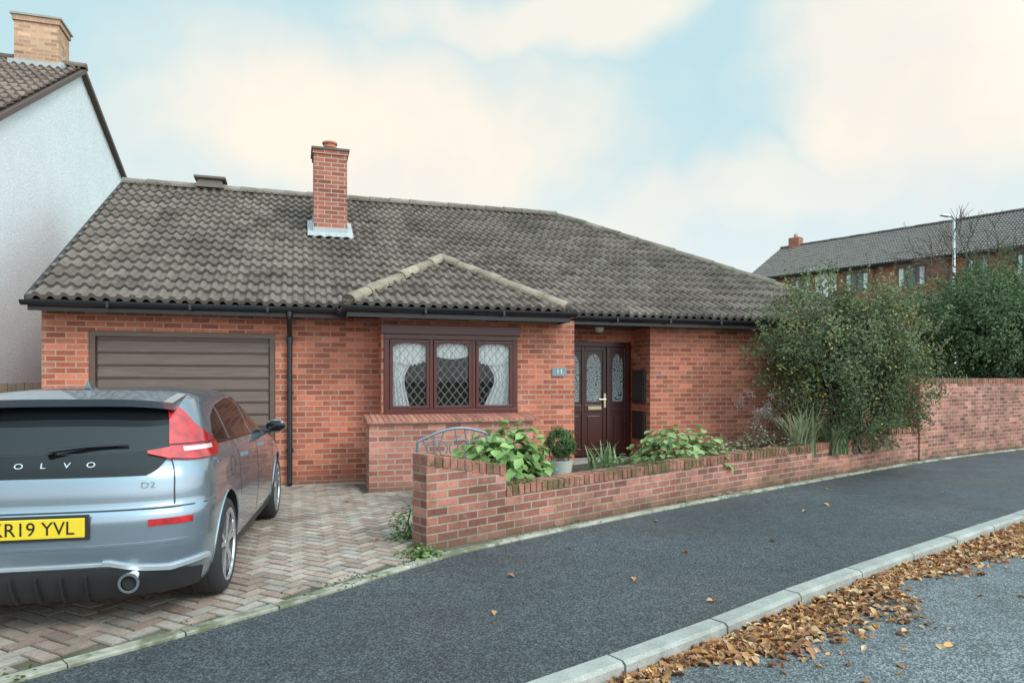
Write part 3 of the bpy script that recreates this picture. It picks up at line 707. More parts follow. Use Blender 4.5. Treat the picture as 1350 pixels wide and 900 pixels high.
def crown(centre,rad,nclump,per,clump_r,size,c_lo,c_hi,shell=.55,zmin=None,seedoff=0):
    c=np.array(centre); rad=np.array(rad); P=[];Nn=[];CC=[]
    for _ in range(nclump):
        d=rng.normal(size=3); d/=np.linalg.norm(d)
        lump=1+.16*math.sin(d[0]*5+1+seedoff)*math.cos(d[2]*4+d[1]*3+seedoff)+rng.normal()*.06
        r=(shell+(1-shell)*rng.random())*lump
        cc=c+d*rad*r
        if zmin is not None and cc[2]<zmin: continue
        k_=per; q=rng.normal(size=(k_,3))*clump_r*rng.uniform(.6,1.3); P.append(cc+q)
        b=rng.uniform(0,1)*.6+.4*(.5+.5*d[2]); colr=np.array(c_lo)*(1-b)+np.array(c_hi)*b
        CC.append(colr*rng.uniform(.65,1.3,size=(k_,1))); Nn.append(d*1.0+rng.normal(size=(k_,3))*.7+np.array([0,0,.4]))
    P=np.concatenate(P);CC=np.concatenate(CC);Nn=np.concatenate(Nn); n=len(P)
    return P,Nn,rng.normal(size=(n,3)),rng.uniform(.7,1.3,n)*size,rng.uniform(.35,.55,n)*size,CC
def stems(mb,base,crown_c,rad,n,r0=.03):
    base=Vector(base)
    for i in range(n):
        d=Vector((random.uniform(-1,1)*rad[0],random.uniform(-1,1)*rad[1],random.uniform(.0,.9)*rad[2]))
        tgt=Vector(crown_c)+d*.8; b=base+Vector((random.uniform(-.15,.15),random.uniform(-.1,.1),0))
        mid=(b+tgt)/2+Vector((random.uniform(-.1,.1),random.uniform(-.1,.1),random.uniform(-.1,.15)))
        pts=[b,(b+mid)/2+Vector((random.uniform(-.04,.04),0,0)),mid,(mid+tgt)/2+Vector((0,random.uniform(-.06,.06),0)),tgt]
        mb.tube(pts,[r0,r0*.8,r0*.6,r0*.4,r0*.15],6)
        for q in range(5):
            s=pts[2]+(tgt-pts[2])*random.random(); e=s+Vector((random.uniform(-.4,.4),random.uniform(-.3,.3),random.uniform(-.05,.4)))
            mb.tube([s,(s+e)/2+Vector((0,0,.03)),e],[r0*.3,r0*.2,r0*.08],5)
T=empty('garden_shrub'); mb=MB(); stems(mb,(8.7,9.05,.3),(8.6,9.1,1.75),(1.4,.7,1.3),26,.032); mb.make('stems',M_bark,T,smooth=True)
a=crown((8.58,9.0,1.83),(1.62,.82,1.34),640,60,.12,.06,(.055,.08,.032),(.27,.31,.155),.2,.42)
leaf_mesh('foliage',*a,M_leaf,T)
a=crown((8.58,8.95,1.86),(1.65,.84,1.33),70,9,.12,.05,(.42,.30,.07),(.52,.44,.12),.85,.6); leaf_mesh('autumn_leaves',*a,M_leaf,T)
mb=MB(); sp=[]
for i in range(54):
    an=random.uniform(0,math.pi); p=Vector((8.58+1.55*math.cos(an),9.0+random.uniform(-.6,.4),1.86+1.22*math.sin(an))); d=Vector((math.cos(an)*.7,random.uniform(-.2,.2),math.sin(an)+.3)).normalized()
    e=p+d*random.uniform(.15,.42); mb.tube([p-d*.3,p,e],[.006,.005,.002],4)
    for q in range(18): sp.append(p+(e-p)*random.random()+Vector([random.uniform(-.035,.035) for _ in range(3)]))
mb.make('shoots',M_bark,T)
sp=np.array([tuple(p) for p in sp]); n=len(sp); leaf_mesh('shoot_leaves',sp,rng.normal(size=(n,3)),rng.normal(size=(n,3)),np.full(n,.055),np.full(n,.024),np.array([.20,.24,.11])*rng.uniform(.6,1.4,size=(n,1)),M_leaf,T)

T=empty('evergreen_tree'); mb=MB(); stems(mb,(18.0,13.6,0),(18,13.6,2.7),(2.8,1.5,1.4),24,.06); mb.make('stems',M_bark,T,smooth=True)
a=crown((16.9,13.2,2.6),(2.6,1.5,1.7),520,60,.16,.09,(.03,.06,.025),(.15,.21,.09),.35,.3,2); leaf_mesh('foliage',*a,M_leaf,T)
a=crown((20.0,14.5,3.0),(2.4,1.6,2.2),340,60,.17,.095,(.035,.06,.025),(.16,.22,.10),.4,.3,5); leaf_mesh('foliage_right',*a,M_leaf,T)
T=empty('background_hedge'); mb=MB(); stems(mb,(20,22,.5),(20,22,2.6),(5,1.2,1.0),14,.05); mb.make('stems',M_bark,T)
a=crown((20.5,24,2.9),(7.5,1.5,1.4),420,40,.3,.16,(.03,.05,.02),(.14,.17,.08),.4,.3,3); leaf_mesh('foliage',*a,M_leaf,T)
mb=MB()
def branch(p,d,L,r,lv):
    e=p+d*L; m=(p+e)/2+Vector([random.uniform(-.05,.05)*L for _ in range(3)])
    mb.tube([p,m,e],[r,r*.8,r*.6],5,cap=False)
    if lv==0: return
    for i in range(3 if lv>1 else 4):
        nd=(d+Vector([random.uniform(-.75,.75) for _ in range(3)])).normalized(); s=p+(e-p)*random.uniform(.5,1)
        branch(s,nd,L*random.uniform(.6,.8),max(.008,r*.55),lv-1)
random.seed(3); branch(Vector((20.9,15.0,0)),Vector((-.05,0,1)),3.0,.1,5); mb.make('bare_tree',M_bark,smooth=True); random.seed(11)

def dome_plant(name,c,r,h,n,size,lo,hi,narrow=.7):
    d=rng.normal(size=(n,3)); d[:,2]=np.abs(d[:,2]); d/=np.linalg.norm(d,axis=1)[:,None]
    rr=rng.uniform(.65,1.08,size=(n,1)); lump=1+.18*np.sin(d[:,:1]*6+d[:,1:2]*4)
    P=np.array(c)+d*np.array([r,r*.8,h])*rr*lump
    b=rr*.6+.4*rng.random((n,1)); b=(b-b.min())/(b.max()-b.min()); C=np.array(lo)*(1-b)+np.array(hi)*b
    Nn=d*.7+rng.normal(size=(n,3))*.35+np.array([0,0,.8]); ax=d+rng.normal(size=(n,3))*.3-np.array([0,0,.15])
    T=empty(name); s=rng.uniform(.7,1.25,n)*size
    leaf_mesh('leaves',P,Nn,ax,s,s*narrow,C,M_leaf,T,.15)
    mb=MB()
    for i in range(14):
        q=random.randrange(n); mb.tube([(c[0]+random.uniform(-.08,.08),c[1],c[2]-.05),((c[0]+P[q][0])/2,(c[1]+P[q][1])/2,(c[2]+P[q][2])/2+.05),tuple(P[q])],[.008,.006,.003],5)
    mb.make('stems',plain('green_stem',(.12,.15,.05),.6),T)
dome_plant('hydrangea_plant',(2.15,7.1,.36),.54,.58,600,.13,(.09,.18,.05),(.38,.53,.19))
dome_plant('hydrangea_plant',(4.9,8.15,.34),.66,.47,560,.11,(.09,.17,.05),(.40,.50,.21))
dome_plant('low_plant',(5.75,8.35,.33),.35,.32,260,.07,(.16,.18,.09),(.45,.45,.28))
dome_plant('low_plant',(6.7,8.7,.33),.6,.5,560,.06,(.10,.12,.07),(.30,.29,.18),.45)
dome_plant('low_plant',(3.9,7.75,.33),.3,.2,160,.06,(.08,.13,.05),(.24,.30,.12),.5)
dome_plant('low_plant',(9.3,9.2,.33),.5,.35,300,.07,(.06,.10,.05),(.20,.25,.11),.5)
T=empty('potted_box_ball'); mb=MB(); mb.tube([(3.16,8.0,.0),(3.16,8.0,.26),(3.16,8.0,.45),(3.16,8.0,.48)],[.1,.12,.15,.16],18); mb.make('pot',plain('pale_pot',(.5,.49,.45),.7),T,smooth=True)
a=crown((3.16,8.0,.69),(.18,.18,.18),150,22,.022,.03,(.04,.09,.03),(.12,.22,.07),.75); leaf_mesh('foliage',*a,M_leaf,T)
def strap(name,c,n,h,lean,cols):
    mb=MB()
    for i in range(n):
        an=random.uniform(0,2*math.pi); L=h*random.uniform(.5,1.1); le=lean*random.uniform(.2,1); w=random.uniform(.012,.02)
        b=Vector((c[0]+random.uniform(-.18,.18),c[1]+random.uniform(-.12,.12),c[2])); dv=Vector((math.cos(an),math.sin(an),0)); sd=Vector((-dv.y,dv.x,0))
        pr=None; g=random.uniform(.6,1.3); base=random.choice(cols); col=tuple(q*g for q in base)
        for s in range(7):
            t=s/6; p=b+dv*(le*L*t*t)+Vector((0,0,L*(t-.35*le*t*t*t))); ww=w*(1-t**2.2)+.001
            if pr: mb.face([pr[0]-sd*pr[1],pr[0]+sd*pr[1],p+sd*ww,p-sd*ww],0,col)
            pr=(p,ww)
    return mb.make(name,M_leaf)
strap('iris_plant',(7.35,8.6,.32),130,.9,.8,[(.26,.34,.18),(.34,.38,.22),(.42,.38,.24)])
strap('iris_plant',(8.1,8.75,.32),90,.75,.9,[(.2,.28,.13),(.3,.34,.2)])
strap('iris_plant',(3.75,8.0,.32),30,.45,.7,[(.2,.28,.13)])
mb=MB(); hp=[]
for i in range(20):
    b=Vector((7.0+random.uniform(-.5,.5),8.8+random.uniform(-.1,.2),.32)); e=b+Vector((random.uniform(-.15,.15),0,random.uniform(.5,.95))); mb.tube([b,e],[.004,.003],4)
    for q in range(40): hp.append(tuple(e+Vector([random.gauss(0,.035) for _ in range(3)])))
T=empty('dried_flowers'); mb.make('stems',M_bark,T); hp=np.array(hp); n=len(hp)
leaf_mesh('heads',hp,rng.normal(size=(n,3)),rng.normal(size=(n,3)),np.full(n,.025),np.full(n,.014),np.array([.36,.29,.28])*rng.uniform(.6,1.4,size=(n,1)),M_leaf,T)
dome_plant('weeds',(.96,6.35,.0),.16,.3,260,.035,(.05,.11,.03),(.20,.32,.10))
dome_plant('weeds',(1.0,5.72,.0),.2,.1,240,.035,(.08,.13,.04),(.26,.36,.13))
dome_plant('weeds',(-2.2,5.0,.0),.1,.05,60,.03,(.05,.09,.03),(.15,.22,.08))
P=[]
for i in range(3200):
    t=random.uniform(0,1); p=Ei[int(t*(len(Ei)-1))]
    if math.sin(p.x*3.1)+math.sin(p.x*7.7)+random.gauss(0,.5)<.4: continue
    P.append((p.x+random.gauss(0,.08),p.y+.02+random.gauss(0,.06),.022))
P=np.array(P); n=len(P); leaf_mesh('edging_moss',P,rng.normal(size=(n,3))*.5+[0,0,1],rng.normal(size=(n,3)),rng.uniform(.015,.035,n),rng.uniform(.01,.02,n),np.array([.10,.13,.045])*rng.uniform(.5,1.5,size=(n,1)),M_leaf)
# moss cushions on the coping
P=[]
for i in range(5200):
    t=random.uniform(0.2,tC); 
    if math.sin(t*2.3)+math.sin(t*5.9+1)+random.gauss(0,.4)<.5: continue
    o_=random.uniform(-.005,.23); p,_=WP(t,o_); h=(.85-.17*t/tA) if t<tA else ((.48+.06*(t-tA)/(tB-tA)) if t<tB else .62)
    P.append((p.x,p.y,h+random.uniform(0,.012)))
P=np.array(P); n=len(P); leaf_mesh('coping_moss',P,rng.normal(size=(n,3))*.6+[0,0,1],rng.normal(size=(n,3)),rng.uniform(.012,.028,n),rng.uniform(.01,.018,n),np.array([.11,.13,.04])*rng.uniform(.4,1.4,size=(n,1)),M_leaf)

random.seed(5)
pal=np.array([(.50,.24,.10),(.60,.32,.13),(.36,.16,.08),(.66,.44,.22),(.26,.12,.07),(.55,.38,.24),(.42,.20,.11)])
KL=[p for p in Kr if .3<p.x<12]
P=[];S=[]
for i in range(9500):
    q=random.random(); j=int(q*(len(KL)-1)); a,b=KL[j],KL[j+1]; p=a+(b-a)*random.random(); d=(b-a).normalized()
    wmax=.32+.16*math.sin(p.x*2.3)+.1*math.sin(p.x*5.1+1)
    if p.x<1.7: wmax*=max(.0,(p.x-.6)/1.1)
    o_=abs(random.gauss(0,.5))*wmax*1.05+.015
    if random.random()<.012: o_=random.uniform(0,.9)
    pile=max(0,1-o_/(wmax+.01))*.05
    P.append((p.x+d.y*o_,p.y-d.x*o_,-.092+random.random()*pile)); S.append(random.uniform(.035,.085))
n=len(P); P=np.array(P); S=np.array(S); C=pal[rng.integers(0,len(pal),n)]*rng.uniform(.6,1.25,size=(n,1))
leaf_mesh('fallen_leaves',P,rng.normal(size=(n,3))*.45+[0,0,1],rng.normal(size=(n,3))*[1,1,.2],S,S*rng.uniform(.45,.7,n),C,M_dry,None,.35)
P=[(4.2,5.3),(2.4,4.6),(2.3,5.6),(1.55,4.95),(5.5,6.4),(3.6,6.4),(6.9,7.6),(1.2,4.2)]+[(random.uniform(2,12),None) for _ in range(8)]
P=[(x,(y if y else at_x(K,x)+random.uniform(.1,2.0)),.012) for x,y in P]
P+=[(random.uniform(-3,.9),random.uniform(6,9.5),.03) for _ in range(14)]
P=np.array(P);n=len(P);S=rng.uniform(.045,.075,n);C=pal[rng.integers(0,len(pal),n)]*rng.uniform(.8,1.2,size=(n,1))
leaf_mesh('scattered_leaves',P,rng.normal(size=(n,3))*.3+[0,0,1],rng.normal(size=(n,3))*[1,1,.1],S,S*.7,C,M_dry)

# ------------------------------------------------------------ metal bench
B=empty('metal_bench',(1.88,8.1,0),R(4)); mb=MB(); hb=.52
arc=[(-hb+2*hb*i/16,.0,.76+.15*math.sin(math.pi*i/16)) for i in range(17)]
mb.tube(arc,.016,8); mb.tube([(-hb,0,.76),(-hb-.02,.02,.0)],.016,8); mb.tube([(hb,0,.76),(hb+.02,.02,0)],.016,8); mb.tube([(-hb,0,.48),(hb,0,.48)],.014,8)
for i in range(1,16,2):
    x=-hb+2*hb*i/16; zt_=.76+.15*math.sin(math.pi*i/16)
    mb.tube([(x,0,.48),(x+.07*math.sin(i),0,(.48+zt_)/2),(x,0,zt_)],.009,6)
for s in (-.28,0,.28): mb.tube([(s+.13*math.cos(2*math.pi*k_/14),0,.67+.11*math.sin(2*math.pi*k_/14)) for k_ in range(15)],.009,6)
for i in range(6): mb.box(-hb,hb,-.42+i*.07,-.37+i*.07,.44,.455)
for s in (-hb,hb):
    mb.tube([(s,-.42,0),(s,-.42,.60),(s,-.36,.64),(s,0,.62)],.014,8); mb.tube([(s,-.42,.43),(s,0,.43)],.012,8)
mb.make('frame',plain('bench_paint',(.16,.21,.25),.4,.3),B,smooth=True)

# ------------------------------------------------------------ terrace at right
TR=empty('brick_terrace',(27,36.6,0),math.atan2(-.928,.372)); mb=MB()
LT=20; ez=7.75
mb.box(0,LT,.35,8.6,1.5,ez-.05); mb.face([(0,.35,ez-.05),(0,8.6,ez-.05),(0,4.5,ez+2.3)][::-1]); mb.face([(LT,.35,ez-.05),(LT,8.6,ez-.05),(LT,4.5,ez+2.3)]); mb.make('walls',M_terr,TR)
mb=MB(); th=math.atan2(2.55,4.5)
tile_slope('roof_front',(-.2,0,ez),(1,0,0),(0,math.cos(th),math.sin(th)),LT+.4,4.5/math.cos(th),plain('slate_grey',(.17,.15,.14),.85,var=.35,vs=3),TR,ns=4)
mb.face([(LT+.2,9,ez),(-.2,9,ez),(-.2,4.5,ez+2.55),(LT+.2,4.5,ez+2.55)]); mb.make('roof_back',M_tile,TR)
mb=MB(); mb.box(-.2,LT+.2,-.02,.06,ez-.14,ez+.0); mb.tube([(-.2,-.05,ez-.05),(LT+.2,-.05,ez-.05)],.06,8)
mb.box(-.22,-.19,0,.2,ez-.15,ez+.1)
for x in (1.8,7.6,11.2,16): mb.tube([(x,.3,ez-.1),(x,.3,3)],.04,6)
mb.make('gutter',M_black,TR)
ridge_tiles('ridge_caps',(-.2,4.5,ez+2.62),(LT+.2,4.5,ez+2.62),TR,M_ridge,base=(.16,.14,.13))
fr=MB(); g_=MB(); lin=MB(); cu_=MB()
def twin(x0,x1,z0,z1,mull):
    y=.33
    fr.box(x0,x1,y-.03,y+.01,z0,z0+.07); fr.box(x0,x1,y-.03,y+.01,z1-.07,z1); fr.box(x0,x0+.07,y-.03,y+.01,z0+.07,z1-.07); fr.box(x1-.07,x1,y-.03,y+.01,z0+.07,z1-.07)
    for i in range(1,mull):
        xx=x0+(x1-x0)*i/mull; fr.box(xx-.035,xx+.035,y-.03,y+.01,z0+.07,z1-.07)
    g_.face([(x0+.05,y+.005,z0+.05),(x1-.05,y+.005,z0+.05),(x1-.05,y+.005,z1-.05),(x0+.05,y+.005,z1-.05)])
    w=(x1-x0)
    for a,b in ((x0+.08,x0+.08+w*.16),(x1-.08-w*.16,x1-.08)): cu_.face([(a,y+.0,z0+.08),(b,y+.0,z0+.08),(b,y+.0,z1-.08),(a,y+.0,z1-.08)])
    lin.box(x0-.1,x1+.1,y-.02,y+.015,z1+.02,z1+.18); lin.box(x0-.08,x1+.08,y-.06,y+.015,z0-.08,z0-.005)
for x0_,x1_,m_ in ((3.0,4.0,2),(6.0,7.3,2),(8.75,10.15,3),(12,12.9,2),(14.0,15.1,2),(16.6,18,3)): twin(x0_,x1_,6.4,7.45,m_)
for x0_,x1_,m_ in ((6.0,7.4,3),(12,13.4,3)): twin(x0_,x1_,3.6,4.8,m_)
fr.make('window_frames',plain('brown_pvc',(.10,.07,.06),.4,var=.03),TR); g_.make('window_glass',plain('dark_glass',(.13,.15,.16),.08),TR); lin.make('lintels_and_sills',plain('lintel_buff',(.34,.22,.17),.8),TR); cu_.make('curtains',M_white,TR)
mb=MB(); mb.box(4.3,5.5,.28,.349,4.2,7.55); mb.make('render_panel',M_white,TR)
mb=MB(); mb.hexa([(7.8,-.9,5.25),(15,-.9,5.25),(15,.34,5.25),(7.8,.34,5.25),(7.8,-.95,5.3),(15,-.95,5.3),(15,.34,5.95),(7.8,.34,5.95)]); mb.make('porch_roof',M_tile2,TR)
mb=MB(); mb.box(.5,1.2,4.2,4.8,ez+2.2,ez+3.1); mb.make('chimney_stacks',M_terr,TR)
mb=MB(); mb.tube([(.85,4.5,ez+3.1),(.85,4.5,ez+3.35)],.12,10); mb.make('chimney_pots',M_buff,TR)

# ------------------------------------------------------------ street lamp
SL=empty('street_lamp',(22.95,19.0,0)); mb=MB(); mb.tube([(0,0,.0),(0,0,1.6),(0,0,1.65),(0,0,7.4)],[.1,.1,.065,.045],14); mb.tube([(0,0,7.38),(-.15,.02,7.46),(-.25,.03,7.47)],.03,8)
mb.make('pole',M_metal,SL,smooth=True); mb=MB(); mb.hexa([(-.62,-.07,7.45),(-.2,-.09,7.43),(-.2,.11,7.43),(-.62,.1,7.45),(-.58,-.04,7.51),(-.2,-.06,7.54),(-.2,.08,7.54),(-.58,.06,7.51)]); o=mb.make('lantern',M_metal,SL); bevel(o,.02)

# ------------------------------------------------------------ CAR
CAR=empty('parked_car',(-1.41,4.47,.014),R(-5.5))
k=NT('car_paint')
k.col((.27,.32,.375)); k.b.inputs['Metallic'].default_value=.7; k.b.inputs['Roughness'].default_value=.27; k.b.inputs['Coat Weight'].default_value=1; k.b.inputs['Coat Roughness'].default_value=.02; M_paint=k.m
M_cglass=plain('car_glass',(.008,.009,.010),.05,var=.05); M_gloss=plain('gloss_black',(.006,.006,.007),.14,var=.05,spec=.4)
M_trim=plain('car_black_trim',(.022,.022,.024),.55,var=.2); M_tyre=plain('tyre_rubber',(.024,.024,.025),.75,var=.3)
M_alloy=plain('alloy',(.62,.63,.65),.25,.85,var=.05); M_alloyd=plain('alloy_dark',(.02,.02,.022),.35,.4); M_chrome=plain('chrome',(.85,.85,.85),.1,1,var=.02); M_silver=plain('silver_trim',(.62,.64,.67),.3,.6,var=.03)
k=NT('tail_lamp_red'); v=k.obj(); k.col(k.ramp(k.noise(v,12,2),[(.35,(.34,.008,.010)),(.65,(.62,.02,.022))])); k.b.inputs['Roughness'].default_value=.12; k.b.inputs['Coat Weight'].default_value=1; M_red=k.m
zk=[.18,.24,.35,.5,.66,.705,.735,.82,.9,.96,1.0,1.06,1.14,1.22,1.3,1.35,1.39,1.42,1.435]
yrk=[.16,.07,.02,0,0,.008,.045,.05,.065,.09,.12,.175,.27,.37,.46,.52,.62,.86,1.3]
yfk=[4.1,4.2,4.27,4.3,4.27,4.24,4.2,4.0,3.7,3.4,3.27,3.17,3.03,2.9,2.75,2.63,2.48,2.25,1.95]
hwk=[.80,.84,.87,.885,.893,.892,.886,.882,.878,.862,.835,.80,.765,.73,.688,.655,.60,.49,.30]
pe=3.1
ZD=np.arange(.12,1.5,.004)
def sm(a,w):
    y=np.interp(ZD,zk,a); kk=np.ones(w)/w; yp=np.pad(y,w//2,mode='edge'); return np.convolve(yp,kk,'valid')[:len(ZD)]
YR=sm(yrk,5);YF=sm(yfk,9);HW=sm(hwk,9)
fyr=lambda z:float(np.interp(z,ZD,YR)); fyf=lambda z:float(np.interp(z,ZD,YF)); fhw=lambda z:float(np.interp(z,ZD,HW))
def radii(z):
    L=fyf(z)-fyr(z); return min(.48,.42*L),min(.85,.5*L)
def taper(y): return 1-.03*max(0,(1.6-y)/1.6)**2-.03*max(0,(y-2.8)/1.5)**2
def side_x(y,z):
    a=y-fyr(z); b=fyf(z)-y; rr,rf=radii(z); x=fhw(z)
    if a<rr: x*=max(0,1-(1-max(a,0)/rr)**pe)**(1/pe)
    if b<rf: x*=max(0,1-(1-max(b,0)/rf)**2.4)**(1/2.4)
    return x*taper(y)
W0=.86; TH0=math.asin(W0**(pe/2))
def surf(w,z):
    sgn=1 if w>=0 else -1; w=abs(w); h=fhw(z); rr,_=radii(z); y0=fyr(z)
    if w<=W0: x=w; a=rr*(1-(1-w**pe)**(1/pe))
    elif w<=1:
        th=TH0+(w-W0)/(1-W0)*(math.pi/2-TH0); x=math.sin(th)**(2/pe); a=rr*(1-max(0,math.cos(th))**(2/pe))
    else: x=1; a=rr+(w-1)
    y=y0+a; return Vector((sgn*x*h*taper(y),y,z))
zs=sorted(set([round(q,4) for q in np.linspace(.2,1.435,62)]))
def ring(z):
    ws=[-.0]+[.12*i for i in range(1,8)]+[.86+.14*i/8 for i in range(0,9)]
    rr,rf=radii(z); y0,y1,h=fyr(z),fyf(z),fhw(z)
    right=[surf(w,z) for w in ws]
    ys_=np.linspace(y0+rr,y1-rf,34)[1:]
    right+=[Vector((h*taper(y),y,z)) for y in ys_]
    for i in range(1,13):
        th=math.pi/2*(1-i/12); x=max(0,math.sin(th))**(2/2.4); b=rf*(1-max(0,math.cos(th))**(2/2.4)); y=y1-b
        right.append(Vector((h*x*taper(y),y,z)))
    left=[Vector((-p.x,p.y,p.z)) for p in right[1:-1]][::-1]
    return right+left
rings=[ring(z) for z in zs]; nr=len(rings[0]); mb=MB()
for r_ in rings: mb.v+=[tuple(p) for p in r_]
for i in range(len(rings)-1):
    for j in range(nr):
        j2=(j+1)%nr; mb.f.append((i*nr+j,i*nr+j2,(i+1)*nr+j2,(i+1)*nr+j)); mb.m.append(0); mb.c.append((1,1,1))
mb.f.append(tuple(range(nr))[::-1]); mb.m.append(1); mb.c.append((1,1,1))
mb.f.append(tuple((len(rings)-1)*nr+j for j in range(nr))); mb.m.append(0); mb.c.append((1,1,1))
body=mb.make('body_shell',[M_paint,M_trim],CAR,recalc=True)
AX=(.80,3.42); WR=.335
for ya_ in AX:
    for sg in (1,-1):
        cm=MB(); cm.tube([(sg*.58,ya_,.34),(sg*1.1,ya_,.34)],.375,48)
        co=cm.make('cutter',[M_trim],CAR,recalc=True)
        md=body.modifiers.new('b','BOOLEAN'); md.object=co; md.operation='DIFFERENCE'; md.solver='EXACT'; md.material_mode='TRANSFER'
        bpy.context.view_layer.objects.active=body; bpy.context.view_layer.update(); bpy.ops.object.modifier_apply(modifier=md.name); D.objects.remove(co)
me=body.data; me.polygons.foreach_set('use_smooth',[True]*len(me.polygons)); me.set_sharp_from_angle(angle=R(40))
def panel(name,f,nu,nv,off,mat,thick=.012,parent=CAR):
    G=[[f(i/nu,j/nv) for j in range(nv+1)] for i in range(nu+1)]; mb=MB(); O=[];I=[]
    for i in range(nu+1):
        ro=[];ri=[]
        for j in range(nv+1):
            du=G[min(i+1,nu)][j]-G[max(i-1,0)][j]; dv=G[i][min(j+1,nv)]-G[i][max(j-1,0)]; n=du.cross(dv)
            if n.length<1e-9: n=Vector((G[i][j].x,G[i][j].y-2.2,.3))
            n.normalize()
            ref=Vector((G[i][j].x*1.2,(G[i][j].y-2.1)*.7,.25))
            if n.dot(ref)<0: n=-n
            ro.append(G[i][j]+n*off); ri.append(G[i][j]+n*(off-thick))
        O.append(ro);I.append(ri)
    b=len(mb.v); idx=lambda i,j:b+i*(nv+1)+j
    for i in range(nu+1): mb.v+=[tuple(p) for p in O[i]]
    for i in range(nu):
        for j in range(nv): mb.f.append((idx(i,j),idx(i+1,j),idx(i+1,j+1),idx(i,j+1))); mb.m.append(0); mb.c.append((1,1,1))
    for i in range(nu):
        for j in (0,nv): mb.face([O[i][j],O[i+1][j],I[i+1][j],I[i][j]])
    for j in range(nv):
        for i in (0,nu): mb.face([O[i][j],O[i][j+1],I[i][j+1],I[i][j]])
    return mb.make(name,mat,parent,smooth=True,sharp=50,recalc=False)
lerp=lambda a,b,t:a+(b-a)*t
def wmax(z): return float(np.interp(z,[.90,.94,1.0,1.04,1.1,1.3,1.34],[.60,.70,.775,.80,.80,.82,.80]))
panel('rear_window',lambda u,v_:surf((2*u-1)*wmax(lerp(1.045,1.325,v_)),lerp(1.045,1.325,v_)),36,12,.004,M_cglass)
panel('hatch_black_panel',lambda u,v_:surf((2*u-1)*wmax(lerp(.915,1.04,v_)),lerp(.915,1.04,v_)),36,8,.005,M_gloss)
def spoil(u,v_):
    x=(2*u-1)*.60; y=.36+.34*v_+.10*(x/.6)**4; z=1.352+.05*v_-.03*(x/.6)**4; return Vector((x,y,z))
mb=MB(); n=24
for i in range(n):
    u0,u1=i/n,(i+1)/n
    a,b,c_,d=spoil(u0,0),spoil(u1,0),spoil(u1,1),spoil(u0,1); dn=Vector((0,.03,-.035)); up=Vector((0,0,.012))
    mb.face([a+up,b+up,c_+up,d+up]); mb.face([a+up,a+dn,b+dn,b+up]); mb.face([a+dn,d+Vector((0,0,-.05)),c_+Vector((0,0,-.05)),b+dn])
for u in (0,1):
    a,d=spoil(u,0),spoil(u,1); mb.face([a+Vector((0,0,.012)),d+Vector((0,0,.012)),d-Vector((0,0,.05)),a+Vector((0,.03,-.035))])
mb.make('roof_spoiler',M_paint,CAR,smooth=True,sharp=40)
mb=MB(); mb.box(-.16,.16,.385,.42,1.330,1.349); mb.make('high_brake_light',M_red,CAR)
M_lens=plain('lens_white',(.75,.55,.55),.15,coat=1)
